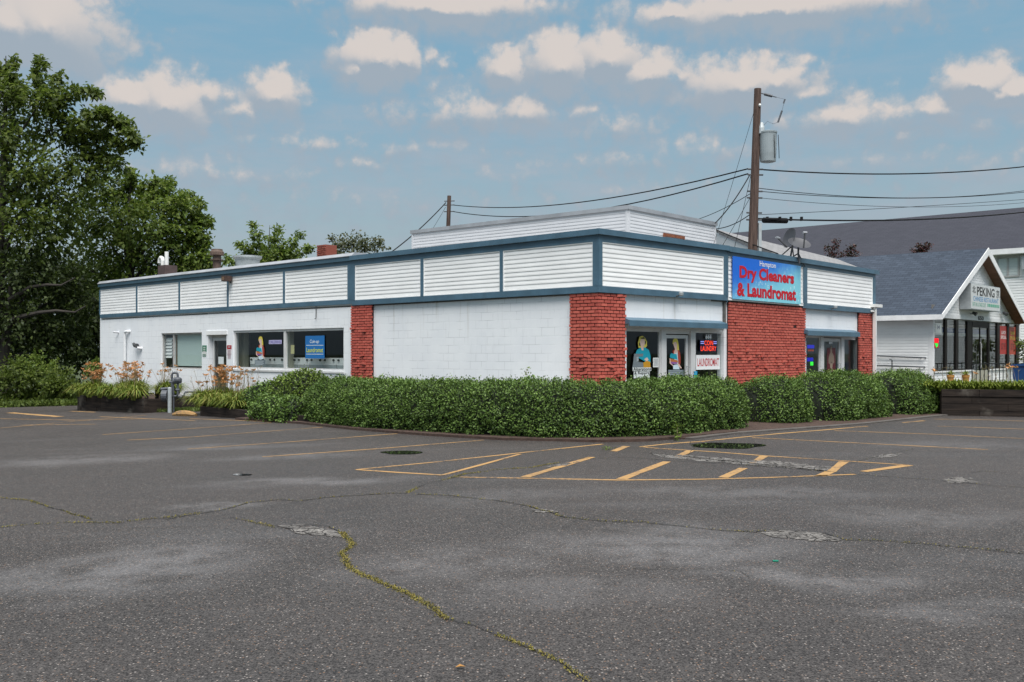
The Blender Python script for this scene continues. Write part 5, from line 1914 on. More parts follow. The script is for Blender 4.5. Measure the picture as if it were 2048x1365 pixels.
def inset(pts, d):
    """move ground points away from the viewer's side of a base line"""
    out = []
    for i, p in enumerate(pts):
        t = (pts[min(i + 1, len(pts) - 1)] - pts[max(i - 1, 0)])
        t = Vector((t.x, t.y, 0)).normalized()
        n = Vector((-t.y, t.x, 0))
        out.append(p + n * d)
    return out


base = [ground(*p) for p in ((592, 846), (690, 858), (800, 866), (930, 875), (1060, 881), (1190, 882.5), (1300, 880), (1390, 873), (1450, 866), (1522, 857))]
w1 = .82
cl = inset(base, w1)
hedge_sweep('clipped_hedge', 'long clipped dark green hedge wrapping the corner of the laundromat', [(p.x, p.y, w1, 1.06) for p in cl], seed=1.0, leafn=2300, lsize=.047, sq=2.6)
for pa, pb, hw_, h_, dx_, dy_, lab, sd_ in (((1552, 857), (1664, 851), .95, 1.03, .05, .45, 'rounded hedge bush directly right of the long corner hedge', 5.0),
                                      ((1672, 850), (1806, 836.5), .95, 1.10, .1, .22, 'middle rounded hedge bush in front of the second storefront', 9.0),
                                      ((1822, 836), (1908, 828), .95, 1.12, .1, .2, 'last rounded hedge bush beside the timber retaining wall', 13.0)):
    A_, B_ = ground(*pa), ground(*pb)
    base = [A_.lerp(B_, i / 4) for i in range(5)]
    cl = inset(base, hw_)
    hedge_sweep('clipped_hedge', lab, [(p.x + dx_, p.y + dy_, hw_, h_) for p in cl], seed=sd_, leafn=2000, sq=2.35, lsize=.050)

# planting beds and kerbs under the hedges
def strip(name, pts, inner_off, up0, up1, mat):
    a = pts
    b = inset(pts, inner_off)
    vs = []
    for p, q in zip(a, b):
        vs += [(p.x, p.y, gz(p.x) - .1), (p.x, p.y, gz(p.x) + up0), (q.x, q.y, gz(q.x) + up1), (q.x, q.y, gz(q.x) - .1)]
    n = len(a)
    fs = []
    for i in range(n - 1):
        for k in range(3):
            fs.append((4 * i + k, 4 * i + k + 1, 4 * i + 4 + k + 1, 4 * i + 4 + k))
    fs += [(0, 1, 2, 3), (4 * n - 1, 4 * n - 2, 4 * n - 3, 4 * n - 4)]
    return prop(MB().add(vs, fs).build(name, mat), kind='structure')


bedl = [ground(*p) for p in ((470, 840), (600, 848.5), (700, 860), (850, 872), (1000, 881), (1190, 885.5), (1300, 883.5), (1400, 874.5), (1475, 867))]
strip('planting_bed', bedl, 2.0, .05, .09, MT['mulch'])
bedr = [ground(*p) for p in ((1385, 880), (1470, 869), (1560, 862.5), (1650, 856), (1735, 849), (1830, 839), (1912, 830))]
strip('kerb', bedr, .16, .03, .035, MT['kerb'])
strip('planting_bed', inset(bedr, .162), 2.2, .03, .09, MT['mulch'])
walk = inset(bedr, 2.3)
strip('pavement', walk, 3.5, .08, .10, MT['concrete'])

# small shrubs between the lilies and the hedge
hedge_sweep('small_shrub', 'loose dark shrub at the left end of the long hedge', [(p.x, p.y + .5, .5, .62) for p in (ground(508, 842), ground(555, 845), ground(600, 848))], seed=21.0, leafn=900, cat='shrub', sq=2.2, lsize=.07)
q = at(605, 770, 28.0)
hedge_sweep('small_shrub', 'bright lime topped shrub behind the left end of the long hedge', [(q.x - 1.1, q.y + .3, .7, 1.05), (q.x, q.y, .8, 1.28), (q.x + .9, q.y - .3, .7, 1.1)], seed=25.0, leafn=800, cat='shrub', mat='lime', sq=2.1, lsize=.075)
q = at(545, 780, 28.4)
hedge_sweep('small_shrub', 'mid green shrub between the lilies and the lime topped shrub', [(q.x - .9, q.y + .2, .55, .85), (q.x, q.y, .65, 1.0), (q.x + .7, q.y - .1, .6, 1.0)], seed=29.0, leafn=800, cat='shrub', sq=2.1, lsize=.07)


# ------------------------------------------------------------------ trees
def sprays(lobes, twigs, per, lsize, spread=1.0, droop=.25, up=.1):
    """leaf points and directions: twigs radiate through each lobe and carry leaves"""
    PT, TT = [], []
    for (c, r, k) in lobes:
        n = max(3, int(twigs * k))
        d = unit(rng.normal(size=(n, 3)))
        d[:, 2] = d[:, 2] * .9 + up
        s = np.array(c) + d * np.array(r) * rng.uniform(.15, .80, (n, 1))
        ln = rng.uniform(.35, .75, (n, 1)) * np.mean(r) * spread
        dd = unit(d + rng.normal(size=(n, 3)) * .45)
        for j in range(per):
            f = (j + rng.uniform(0, 1, (n, 1))) / per
            p = s + dd * ln * f + np.array([0, 0, -1]) * droop * ln * f * f + rng.normal(size=(n, 3)) * lsize * .45
            PT.append(p)
            TT.append(unit(dd + np.array([0, 0, -.5])))
    return np.concatenate(PT), np.concatenate(TT)


def tree(name, lab, cat, base, lobes, trunk_r, mat, twigs=60, per=9, lsize=.15, group=None, spread=1.0, limbs=True, lean=(0, 0), droop=.25, bare=()):
    base = Vector(base)
    t = thing(name, lab, cat, base, group)
    topz = max(c[2] + r[2] * .3 for c, r, k in lobes)
    mb = MB()
    tp = [base + Vector((lean[0] * f * f + .15 * math.sin(5 * f + base.x), lean[1] * f * f, (topz - base.z) * f)) for f in (0, .12, .3, .5, .7, .88, 1)]
    mb.tube(tp, [trunk_r * q for q in (1.35, 1.0, .85, .66, .45, .25, .06)], 9)
    if limbs:
        for (c, r, k) in lobes:
            if k < .36:
                continue
            c = Vector(c)
            f = min(.9, max(.12, (c.z - base.z) / max(.1, topz - base.z) * .72))
            i = min(5, int(f * 6))
            s = base + Vector((lean[0] * f * f + .15 * math.sin(5 * f + base.x), lean[1] * f * f, (topz - base.z) * f))
            m = s.lerp(c, .5) + Vector((random.uniform(-.2, .2), random.uniform(-.2, .2), (c - s).length * .12))
            rr = trunk_r * .30
            mb.tube([s, m, c], [rr, rr * .6, rr * .25], 6)
            for _ in range(4):
                dd = Vector((random.gauss(0, 1), random.gauss(0, 1), random.gauss(.2, .8))).normalized()
                e = c + Vector((dd.x * r[0], dd.y * r[1], dd.z * r[2])) * .85
                mb.tube([c.lerp(m, random.uniform(0, .4)), c.lerp(e, .5) + Vector((0, 0, .05)), e], [rr * .28, rr * .16, rr * .05], 5)
    for pts, r0 in bare:
        mb.tube(pts, [r0 * (1 - .8 * i / (len(pts) - 1)) for i in range(len(pts))], 7)
    mb.build('trunk', MT['bark'], t)
    P_, T_ = sprays(lobes, twigs, per, lsize, spread, droop)
    P_[:, 2] = np.maximum(P_[:, 2], base.z + .03)
    quads_object('crown', leaves(P_, lsize, T_, np.array([0, -.45, .9]), .60, .55, .5), MT[mat], t)
    return t


def lob(px, py, rp, d, k=1.0, flat_=.8):
    c = at(px, py, d)
    r = rp / F * d
    return (tuple(c), (r, r, r * flat_), k)


D1 = 43.0
def chain(pts, d, r0, r1, k):
    k *= 1.1
    L = []
    for (a, b) in zip(pts[:-1], pts[1:]):
        m = max(2, int(math.dist(a, b) / 9))
        for i in range(m):
            L.append((a[0] + (b[0] - a[0]) * i / m, a[1] + (b[1] - a[1]) * i / m))
    n_ = len(L)
    return [lob(x, y, r0 + (r1 - r0) * i / n_, d + random.uniform(-.6, .6), k) for i, (x, y) in enumerate(L)]


L1_ = [lob(x, y, r, D1 + dz, k) for x, y, r, dz, k in (
    (8, 190, 34, -1.2, .7), (0, 270, 44, -1.5, .9), (28, 180, 30, 0, .55), (85, 200, 36, -1, .7), (25, 250, 58, 1, 1.1), (105, 255, 46, 0, .9), (150, 275, 38, 1, .7),
    (195, 300, 34, .5, .45), (170, 335, 48, 0, 1.0), (225, 330, 28, 0, .35),
    (60, 340, 66, -1, 1.5), (5, 360, 66, 1, 1.3), (120, 390, 62, 0, 1.4), (40, 440, 78, -1, 1.8), (-60, 250, 90, 0, 1.2), (-70, 420, 110, 0, 1.4), (100, 470, 70, 1, 1.5))]
L1_ += chain([(20, 170), (22, 130), (30, 110)], D1, 15, 7, .10) + chain([(70, 180), (82, 135), (80, 112)], D1, 14, 6, .10) + chain([(110, 220), (115, 165), (122, 140)], D1, 16, 6, .11)
L1_ += chain([(120, 230), (145, 185), (175, 182), (205, 190)], D1, 16, 6, .10) + chain([(150, 250), (195, 225), (235, 238), (262, 266), (276, 298)], D1 - .5, 18, 9, .14)
L1_ += chain([(160, 280), (205, 262), (240, 290), (250, 300)], D1, 14, 6, .10) + chain([(190, 310), (225, 318), (235, 322)], D1, 12, 6, .08) + chain([(40, 200), (5, 150), (-10, 130)], D1, 18, 8, .12)
tree('maple_tree', 'tall leafy tree at the left edge with a drooping branch against the sky', 'tree', (at(5, 700, D1).x, D1, gz(-20)), L1_, .28, 'tree', 66, 10, .225, droop=.45)
D2 = 47.0
L2_ = [lob(x, y, r, D2 + dz, k) for x, y, r, dz, k in (
    (205, 380, 44, 0, 1.0), (265, 395, 44, 1, 1.1), (312, 408, 40, 0, .9), (350, 412, 30, -1, .5), (375, 440, 30, 0, .5), (385, 475, 26, 0, .4), (300, 455, 66, -1, 1.8),
    (230, 440, 66, 0, 1.7), (360, 480, 52, 0, 1.3), (170, 450, 60, 1, 1.3), (250, 520, 70, 0, 1.8), (330, 530, 60, 0, 1.6), (395, 530, 40, 0, .9), (180, 540, 66, 0, 1.5), (410, 500, 22, 0, .25))]
for q_ in ([(330, 385), (345, 355)], [(360, 400), (385, 402), (408, 415)], [(385, 430), (410, 445), (424, 448)], [(390, 470), (414, 480)], [(395, 520), (420, 545)], [(300, 375), (310, 350)], [(260, 365), (255, 335)]):
    L2_ += chain(q_, D2, 15, 6, .13)
tree('oak_tree', 'bright green spreading tree rising behind the left wing roof', 'tree', (at(265, 700, D2).x, D2, gz(-20)), L2_, .25, 'tree2', 84, 10, .215, droop=.1)
D3 = 42.5
L3_ = [lob(x, y, r, D3 + dz, k) for x, y, r, dz, k in (
    (30, 540, 80, 0, 1.5), (110, 560, 70, 1, 1.3), (20, 640, 80, 0, 1.5), (105, 650, 60, 1.5, 1.0), (165, 600, 46, 1.5, .8), (-80, 600, 110, 0, 1.6), (150, 690, 40, 2, .6), (60, 710, 60, 1, 1.0))]
br = [([at(18, 600, 42), at(60, 575, 42), at(95, 570, 41.7), at(122, 571, 41.7), at(150, 556, 41.8)], .10), ([at(20, 640, 42), at(76, 626, 41.6), at(112, 622, 41.6), at(150, 625, 41.7), at(172, 612, 41.8)], .10)]
tree('shade_tree', 'dark dense tree with two bare horizontal limbs left of the white wall', 'tree', (at(15, 700, D3).x, D3, gz(-20)), L3_, .26, 'treed', 120, 10, .19, bare=br)
# woodland mass behind them
lobs = [lob(x, y, r, 58 + random.uniform(-3, 5), k) for x, y, r, k in ((-250, 480, 150, 2), (-120, 560, 150, 2), (0, 560, 130, 2), (120, 600, 120, 2), (230, 610, 110, 2), (330, 600, 90, 1.6), (-200, 680, 130, 2), (20, 690, 110, 2), (150, 690, 110, 2), (270, 690, 90, 1.6), (400, 560, 55, .8), (-420, 520, 180, 2), (-560, 560, 190, 2))]
P_, T_ = sprays(lobs, 170, 10, .25)
P_[:, 2] = np.maximum(P_[:, 2], -.3)
prop(quads_object('woodland', leaves(P_, .30, T_, np.array([0, -.3, .8]), .6, .6, .8), MT['treed']), kind='stuff')
lobs = []
for i in range(16):
    x = -75 + 10 * i + random.uniform(-2, 2)
    for z, r, k in ((3.0, 4.5, 1), (8.0, 4.0, 1), (12.5, 3.0, .7)):
        lobs.append(((x + random.uniform(-2, 2), -52 + random.uniform(-3, 3), z), (r * 1.4, r, r), k))
P_, T_ = sprays(lobs, 60, 9, .5)
P_[:, 2] = np.maximum(P_[:, 2], .1)
prop(quads_object('woodland', leaves(P_, .75, T_, np.array([0, .3, .8]), .7, .6, .8), MT['treed']), kind='stuff')
# bushes at the foot of the trees
for i, (px, py, rp, d, lab, mt) in enumerate(((30, 745, 42, 40.6, 'leafy bush at the far left edge of the lot', 'tree'), (75, 735, 36, 41.2, 'upright bright bush with raised sprigs beneath the dark tree', 'tree2'), (120, 762, 32, 40.4, 'low bush on the grass verge left of the timber planter', 'tree'),
                                              (194, 735, 14, 40.5, 'small lit bush peeping out behind the left end of the white wall', 'tree2'), (-60, 740, 60, 41, 'large bush just outside the left edge of the view', 'tree'))):
    b = at(px, py, d)
    tree('bush', lab, 'bush', (b.x, b.y, gz(b.x)), [lob(px, py, rp, d, 1.0, .9), lob(px - rp * .6, py + rp * .35, rp * .7, d - .3, .7, .8), lob(px + rp * .6, py + rp * .35, rp * .7, d - .2, .7, .8)], .05, mt, 90, 8, .13)
# ground cover on the verge
n = 26000
gx = rng.uniform(-34, -13.5, n)
gy = 39.0 + rng.gamma(1.3, 1.1, n)
GP = np.stack([gx, gy, np.array([gz(x) for x in gx]) + rng.uniform(-.05, .12, n)], 1)
prop(quads_object('grass', leaves(GP, .16, np.array([0, -.2, .8]), np.array([0, -.6, .6]), .4, .5, .5), MT['grass']), kind='stuff')
n = 16000
gx = rng.uniform(-32, -14.5, n)
gy = 40.0 + rng.uniform(0, 1, n) ** 1.5 * 3.2
hz = np.array([noise.noise((x * .8, y * .8, 3)) for x, y in zip(gx, gy)])
GP = np.stack([gx, gy, np.array([gz(x) for x in gx]) + rng.uniform(0, 1, n) * np.clip(.45 + hz * .8, .1, 1.2) * np.clip((gy - 39.6), .2, 1.2)], 1)
prop(quads_object('undergrowth', leaves(GP, .17, np.array([0, -.2, .3]), np.array([0, -.5, .8]), .6, .5, .5), MT['tree']), kind='stuff')
# trees behind the roof
D5 = 66.0
def spiky(px, py, tips, d):
    L = []
    for tx, ty, k in tips:
        for f in (0, .2, .4, .6, .8, 1.0):
            L.append(lob(px + (tx - px) * f, py + (ty - py) * f, (26 * (1 - f) + 6), d + random.uniform(-1, 1), .22 * k + .2 * (1 - f)))
    return L


b = at(535, 560, D5)
tree('slender_tree', 'wind swept tree with upright sprays behind the exhaust hood', 'tree', (b.x, b.y, 0), spiky(530, 540, ((508, 452, 1), (556, 462, 1), (598, 472, .8), (480, 490, 1), (618, 498, 1), (452, 520, 1), (575, 505, 1)), D5), .16, 'tree2', 70, 7, .24, spread=.9, limbs=False, droop=-.2)
b = at(710, 560, 74)
tree('round_tree', 'small olive crowned tree behind the brick chimney and roof corner', 'tree', (b.x, b.y, 0), [lob(x, y, r, 74, k, .7) for x, y, r, k in ((680, 490, 20, .7), (705, 482, 22, .8), (735, 488, 20, .7), (758, 494, 16, .5), (710, 505, 40, 1.4), (668, 478, 8, .2), (762, 480, 7, .15))], .16, 'tree3', 46, 7, .24, spread=.9)
# plum trees behind the restaurant ridge
for px, py, tips, lab in ((1672, 520, ((1672, 484, 1), (1655, 498, .8), (1690, 508, .6)), 'tall dark red plum sprig behind the restaurant roof ridge'), (1702, 520, ((1704, 496, 1), (1714, 506, .5)), 'second dark red plum sprig behind the restaurant ridge'), (1842, 510, ((1838, 493, 1), (1856, 491, 1), (1826, 500, .6)), 'dark red plum crown near the middle of the restaurant ridge')):
    b = at(px, py, 60)
    L = [lob(px, py + 22, 16, 60, .3)]
    for tx, ty, k in tips:
        for f in (.4, .7, 1.0):
            L.append(lob(px + (tx - px) * f, py + (ty - py) * f, 7 - 2.5 * f, 60, .20 * k))
    tree('plum_tree', lab, 'tree', (b.x, b.y, 0), L, .1, 'plum', 50, 6, .15, limbs=False, group='plum trees behind the restaurant')
# green shrub at the right edge
b = at(2052, 700, 46)
tree('bush', 'green shrub at the right edge beyond the restaurant corner', 'bush', (b.x, b.y, 0), [lob(2055, 690, 18, 46, .8), lob(2062, 715, 18, 46, .8), lob(2050, 740, 14, 46, .5)], .06, 'tree', 60, 8, .14)

# ------------------------------------------------------------------ timber planters, lilies, retaining wall
def timbers(name, lab, W, x0, x1, z0, rows, rh, depth, cat, returns=True):
    t = thing(name, lab, cat, W)
    for j in range(rows):
        x = x0
        sh = random.uniform(.6, 2.0)
        while x < x1 - .05:
            e = min(x1, x + sh)
            MB(W).box(x + .004, e - .004, random.uniform(-.012, .012), .15, z0 + j * rh + .004, z0 + (j + 1) * rh - .004).build('timber', MT['timber'], t)
            x = e
            sh = random.uniform(1.8, 2.6)
    return t


g0, g1 = ground(155, 821), ground(288, 827)
WPt = frame(g0, g1.x - g0.x, g1.y - g0.y)
WPt.translation.z = 0
pw = (g1 - g0).length
zb0 = gz(g0.x) - .05
ztop = EYE + (HY - 790) / F * g0.y
rows = 3
timbers('timber_planter', 'weathered timber planter full of lilies at the left end of the white wall', WPt, 0, pw, zb0, rows, (ztop - zb0) / rows, 3.0, 'planter')
MBs = MB(WPt).box(-.0, .15, .152, 3.2, zb0, ztop - .01)
MBs.build('side_timber', MT['timber'], bpy.data.objects['timber_planter'])
MB(WPt).box(pw - .15, pw, .152, 3.6, zb0, ztop - .01).build('side_timber', MT['timber'], bpy.data.objects['timber_planter'])
MB(WPt).box(.15, pw - .15, .15, 4.2, zb0, ztop - .06).build('soil', MT['mulch'], bpy.data.objects['timber_planter'])
g2, g3 = ground(400, 832), ground(690, 853)
WP2 = frame(g2, g3.x - g2.x, g3.y - g2.y)
WP2.translation.z = 0
pw2 = (g3 - g2).length
zc0 = gz(g2.x) - .05
timbers('timber_edging', 'low timber edging under the right hand lilies and hedge end', WP2, 0, pw2, zc0, 2, .17, 1.0, 'edging')
MB(WP2).box(.0, .15, .152, 2.0, zc0, zc0 + .33).build('side_timber', MT['timber'], bpy.data.objects['timber_edging'])
prop(MB(WP2).box(.15, pw2, .153, 2.4, zc0, zc0 + .27).build('planting_bed', MT['mulch']), kind='structure')


FLOWERS = []
for _i in range(6):
    FT = np.array([(math.cos(k * math.pi / 3), math.sin(k * math.pi / 3), .6) for k in range(6)])
    _o = quads_object('flower', leaves(np.zeros((6, 3)), .095, FT, np.array([0, 0, .8]), .45, .22, .4), MT['petal'])
    FLOWERS.append(_o.data)
    bpy.data.objects.remove(_o)


def lily(c, r, blades, stems, lab, group, fl_=1.0, h=.75, tall=1.0, up=1.0, mat='blade'):
    t = thing('daylily_clump', lab, 'daylily', Vector(c), group)
    c = np.array(c)
    Q = []
    n = blades
    a = rng.uniform(0, 2 * math.pi, n)
    s = np.stack([np.cos(a), np.sin(a), np.zeros(n)], 1)
    st = c + s * rng.uniform(0, .45, (n, 1)) * r
    L = rng.uniform(.6, 1.15, (n, 1)) * h
    out = rng.uniform(.15, .80, (n, 1)) * up
    side = np.stack([-s[:, 1], s[:, 0], np.zeros(n)], 1)
    w = .019
    prev = None
    for j in range(5):
        f = j / 4
        p = st + s * out * L * (f ** 1.3) + np.array([0, 0, 1.0]) * L * (1.25 * f - (.55 + out * .75) * f * f)
        ww = w * (1 - .85 * f ** 2)
        e0, e1 = p - side * ww, p + side * ww
        if prev is not None:
            Q.append(np.stack([prev[0], prev[1], e1, e0], 1))
        prev = (e0, e1)
    # weld each blade as one island by building a ribbon mesh
    nseg = 5
    V = np.zeros((n, nseg * 2, 3))
    for j in range(4):
        V[:, 2 * j], V[:, 2 * j + 1] = Q[j][:, 0], Q[j][:, 1]
    V[:, 8], V[:, 9] = Q[3][:, 3], Q[3][:, 2]
    fs = [(i * 10 + 2 * j, i * 10 + 2 * j + 1, i * 10 + 2 * j + 3, i * 10 + 2 * j + 2) for i in range(n) for j in range(4)]
    MB().add(V.reshape(-1, 3).tolist(), fs).build('leaves', MT[mat], t)
    ms = MB()
    FP, FT = [], []
    for i in range(stems):
        a = random.uniform(0, 2 * math.pi)
        b0 = Vector(c) + Vector((math.cos(a), math.sin(a), 0)) * r * random.uniform(0, .5)
        hh = h * random.uniform(.80, 1.45) * tall
        tip = b0 + Vector((random.gauss(0, .16), random.gauss(0, .16), hh))
        ms.tube([b0, b0.lerp(tip, .5) + Vector((random.gauss(0, .03), 0, 0)), tip], [.006, .005, .003], 4)
        for _ in range(random.choice((1, 2, 2, 3))):
            e = tip + Vector((random.gauss(0, .05), random.gauss(0, .05), random.uniform(-.08, .05)))
            ms.tube([tip - Vector((0, 0, .06)), e], [.004, .003], 4)
            if random.random() < fl_:
                FP.append(e)
    ms.build('stems', MT['stem'], t)
    for e in FP[:95]:
        me = FLOWERS[random.randrange(len(FLOWERS))]
        Wf = Matrix.Translation(e) @ Matrix.Rotation(random.uniform(0, 6.3), 4, 'Z') @ Matrix.Rotation(random.uniform(-.6, .6), 4, 'X') @ Matrix.Scale(random.uniform(.8, 1.15), 4)
        place(bpy.data.objects.new('flower', me), t, Wf)
    return t


GL = 'daylilies in the left timber planter'
pts = [(.3, .35, 1.1, .5, 'full bloom orange daylily clump at the left end of the timber planter'), (.9, .7, 1.0, .45, 'second orange daylily clump from the left end of the timber planter'),
       (1.45, .4, .3, .42, 'daylily clump with faded pink stalks in the timber planter'), (1.9, 1.0, .35, .42, 'daylily clump with faded pink stalks in the timber planter'), (1.5, 1.7, .5, .5, 'daylily clump with faded pink stalks in the timber planter'), (.5, 1.6, .9, .55, 'orange daylily clump at the back left of the timber planter')]
for i, (x, y, f_, r_, lab) in enumerate(pts):
    w = WPt @ Vector((x * pw / 2.1, y, ztop - .05))
    lily(w, r_, 460, 34 if f_ > .8 else 16, lab, GL, f_ * .8, 1.0, .80, .8)
for x, y in ((.05, .10), (.4, .08), (.75, .12), (1.1, .08), (1.45, .1), (1.8, .08)):
    w = WPt @ Vector((x * pw / 2.1, y, ztop - .06))
    lily(w, .38, 260, 0, 'grassy daylily tuft spilling over the front of the timber planter', GL, 0, .85)
GR = 'daylilies in the right bed'
labs = ['daylily clump with drooping leaves at the left end of the low timber edging', 'orange daylily clump in front of the side door', 'orange daylily clump in front of the side door', 'dry stalked daylily clump below the corner of the big side window', 'dry stalked daylily clump below the corner of the big side window']
for i, (px, d, f_, s_) in enumerate(((408, .45, .15, 8), (432, .8, 1.0, 26), (455, 1.2, 1.0, 26), (480, .8, .25, 26), (497, 1.3, .2, 22))):
    x_ = X(WP2, px, d)
    w = WP2 @ Vector((x_, d, zc0 + .26))
    lily(w, .5, 420, s_, labs[i], GR, f_, .98, .88, .85)
for px in (402, 425, 448, 472):
    x_ = X(WP2, px, .25)
    w = WP2 @ Vector((x_, .25, zc0 + .27))
    lily(w, .38, 260, 0, 'arching daylily tuft hanging over the low timber edging', GR, 0, .82)

# gas meter set, bollard, stakes
gm = ground(372, 818)
gm = at(372, 770, 31.8)
t = thing('gas_meter', 'grey gas meter and regulator on looped pipes beside the white wall', 'gas meter', Vector((gm.x, gm.y, gz(gm.x))))
gp = lambda px, py, dz=0.0: at(px, py, 31.8 + dz)
r_ = .036
MB().tube([gp(344, 792), gp(344, 750), gp(345.5, 746.5), gp(350, 746), gp(354, 746.5), gp(355.5, 750), gp(355.8, 757)], r_, 10).build('inlet_pipe', MT['grey'], t)
MB().tube([gp(355.5, 764), gp(356, 790), gp(352, 793), gp(340, 793)], r_, 10).build('outlet_pipe', MT['grey'], t)
MB().lathe(tuple(gp(355.5, 768)), [(.04, 0), (.10, .04), (.13, .10), (.13, .15), (.08, .2), (.03, .22)], 16).tube([gp(347, 762), gp(362, 762)], [.10, .09], 12).build('regulator', MT['grey'], t)
MB().tube([gp(339, 764.5), gp(348, 764.5)], .04, 8).tube([gp(352, 780), gp(359, 780)], .045, 8).build('fitting', MT['grey'], t)
MB().tube([gp(325, 792), gp(336, 792)], [.19, .19], 16).tube([gp(322, 779), gp(338, 777), gp(338, 790)], .05, 8).tube([gp(327, 797), gp(332, 804)], .04, 8).build('meter_body', MT['grey'], t)
MB().tube([gp(356, 793), gp(363, 793), gp(368, 791), gp(369, 787), gp(371, 784.5, .3), gp(390, 784.5, 2.0)], .028, 8).build('service_pipe', MT['grey'], t)
MB().tube([gp(357, 793), gp(364, 795)], .07, 10).build('valve', MT['darkmetal'], t)
MB().tube([gp(347, 760), Vector((gp(347, 760).x, 31.8, gz(-10)))], .03, 8).build('support_leg', MT['grey'], t)
b = ground(339.5, 826)
b2 = at(338.5, 775, b.y)
prop(MB().tube([b - Vector((0, 0, .1)), Vector((b.x, b.y, b2.z - .03)), Vector((b.x, b.y, b2.z))], [.062, .062, .04], 14).build('bollard', simple('bollard_grey', (.33, .36, .37), .55, .15, 4.0)), 'pale grey steel bollard guarding the gas meter', 'bollard')
for px, lab in ((293, 'dark brown stake right of the timber planter, further from the gas meter'), (314, 'dark brown stake directly left of the gas meter')):
    b = ground(px, 823)
    b2 = at(px, 775, b.y)
    prop(MB().box(b.x - .05, b.x + .05, b.y - .05, b.y + .05, b.z - .1, b2.z).build('wooden_stake', simple('brown_stake', (.035, .025, .024), .8, .2, 5.0)), lab, 'stake')
# grass under the meter and yellow kerb stub
n = 5000
q0, q1 = ground(275, 826), ground(398, 824)
tt_ = rng.uniform(0, 1, n)
GP = np.stack([q0.x + (q1.x - q0.x) * tt_, q0.y + (q1.y - q0.y) * tt_ + rng.uniform(0, 3.2, n), np.zeros(n)], 1)
GP[:, 2] = [gz(x) for x in GP[:, 0]]
prop(quads_object('grass', leaves(GP, .13, np.array([0, 0, 1.0]), np.array([0, -1, .2]), .18, .45, .4), MT['grass']), kind='stuff')
q0, q1 = ground(347, 832), ground(392, 833)
mb = MB()
m = [q0.lerp(q1, i / 6) for i in range(7)]
mb.tube([Vector((p.x, p.y, gz(p.x) + .02 + .05 * math.sin(math.pi * (i + .6) / 7.2))) for i, p in enumerate(m)], [.05, .09, .10, .10, .10, .09, .05], 8)
prop(mb.build('kerb_stub', MT['line']), 'short yellow painted kerb stub left of the low timber edging', 'kerb')

# retaining wall on the right with plants on top
h0, h1 = ground(1908, 832), ground(2048, 834.5)
WT = frame(h0, h1.x - h0.x, h1.y - h0.y)
WT.translation.z = 0
tw = (h1 - h0).length
zr_ = EYE + (HY - 779) / F * h0.y
t = timbers('retaining_wall', 'dark stained timber retaining wall at the right edge of the lot', WT, -.3, tw + 6, -.05, 4, (zr_ + .05) / 4, 1.0, 'wall')
prop(MB(WT).box(-.3, tw + 6, .153, 6.0, -.3, zr_ - .05).build('planting_bed', MT['mulch']), kind='structure')
GT = 'daylilies on the retaining wall'
for i in range(17):
    x = -.9 + i * (tw + 1.7) / 15
    w = WT @ Vector((x, random.uniform(.25, .5), zr_ - .06))
    lily(w, .30, 170, 3 if i % 3 else 1, 'yellow green daylily tuft along the top of the timber retaining wall', GT, .4 if i in (1, 4, 6, 11) else 0, .50, 1.0, .75, 'limeblade')
for i, (px, py) in enumerate(((1961, 752), (1997, 752), (1888, 752), (1908, 748))):
    pass
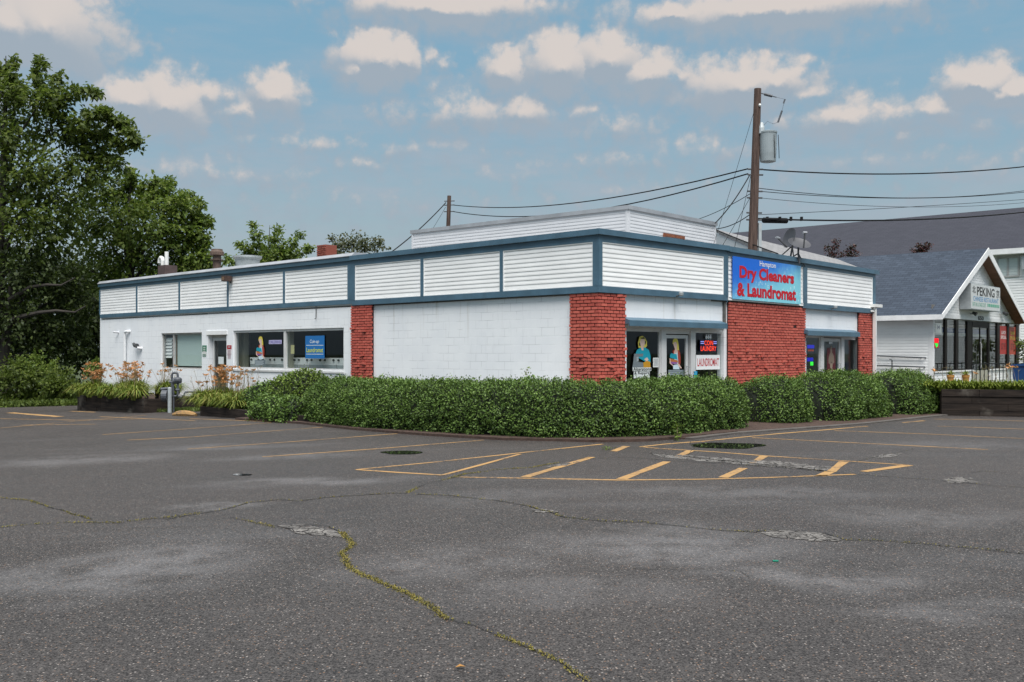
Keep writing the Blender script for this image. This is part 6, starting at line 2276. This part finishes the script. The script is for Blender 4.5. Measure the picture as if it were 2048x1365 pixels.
# orange pots behind
for px, lab in ((1901, 'orange flower pot left of the entrance railing'), (1931.5, 'orange flower pot next to the dark railing post')):
    b = at(px, 762, 28.5)
    tz = at(px, 750, 28.5).z
    prop(MB().lathe((b.x, b.y, zr_ - .1), [(.07, 0), (.09, (tz - zr_ + .1) * .8), (.105, (tz - zr_ + .1) * .82), (.105, tz - zr_ + .1), (.08, tz - zr_ + .1)], 16).build('flower_pot', simple('orange_pot', (.42, .21, .05), .7, .15, 5.0)), lab, 'pot')
    lily((b.x, b.y, tz - .03),   .08, 60, 0, lab.replace('orange flower pot', 'small leafy plant in the orange pot'), None, .5, .25)
# downspout extension lying by the last hedge
a, b = ground(1886, 824), ground(1915, 829)
t = thing('downspout_extension', 'white drain pipe end lying between the last hedge bush and the retaining wall', 'pipe', Vector((b.x, b.y, 0)))
Wd = frame(b, b.x - a.x, b.y - a.y)
MB(Wd).box(-.7, -.002, -.05, .05, .06, .15).build('pipe', MT['pvc'], t)
MB(Wd).box(0, .09, -.06, .06, .04, .17).box(0, .05, -.05, .05, .172, .30).build('elbow', MT['pvc'], t)

# weeds
def weed(px, py, d, h, n, lab, sz=.09, up=True):
    c = at(px, py, d) if d else ground(px, py)
    t = thing('weed', lab, 'weed', c)
    k = rng.uniform(0, 1, (n, 1))
    P_ = np.array(c) + np.array([0, 0, h]) * k + rng.normal(size=(n, 3)) * np.array([.05, .05, .02])
    dirs = unit(rng.normal(size=(n, 3)) * np.array([1, 1, .3]) + np.array([0, 0, .5]))
    MB().tube([c, c + Vector((.01, 0, h))], [.008, .004], 5).build('stem', MT['stem'], t)
    quads_object('leaves', leaves(P_, sz, dirs, None, .45, .2, .4), MT['lime'], t)


weed(1354, 881, 0, .28, 42, 'leafy green weed at the foot of the long hedge')
weed(1214, 900, 0, .03, 34, 'small green weed growing in the crack before the hedge', .045)
weed(1052, 752, 22.8, .16, 20, 'stray green shoot rising from the hedge against the white wall', .07)
c = at(1052, 745, 22.8)
# leaf and scraps of litter on the asphalt
o = quads_object('fallen_leaf', leaves(np.array([ground(910, 1335, .012)]), .07, np.array([1.0, .2, .05]), np.array([0, 0, 1.0]), .7, .05, .05), leafy('dry_leaf', ((.45, .22, .06), (.5, .26, .08)), .7, .1))
prop(o, 'dry orange leaf lying on the near asphalt', 'leaf')
p = ground(1551, 1122, .008)
prop(MB().box(p.x - .022, p.x + .022, p.y - .012, p.y + .012, p.z - .004, p.z + .004).build('litter_scrap', flat((.01, .20, .13))), 'tiny teal scrap of litter on the asphalt right of centre', 'litter')
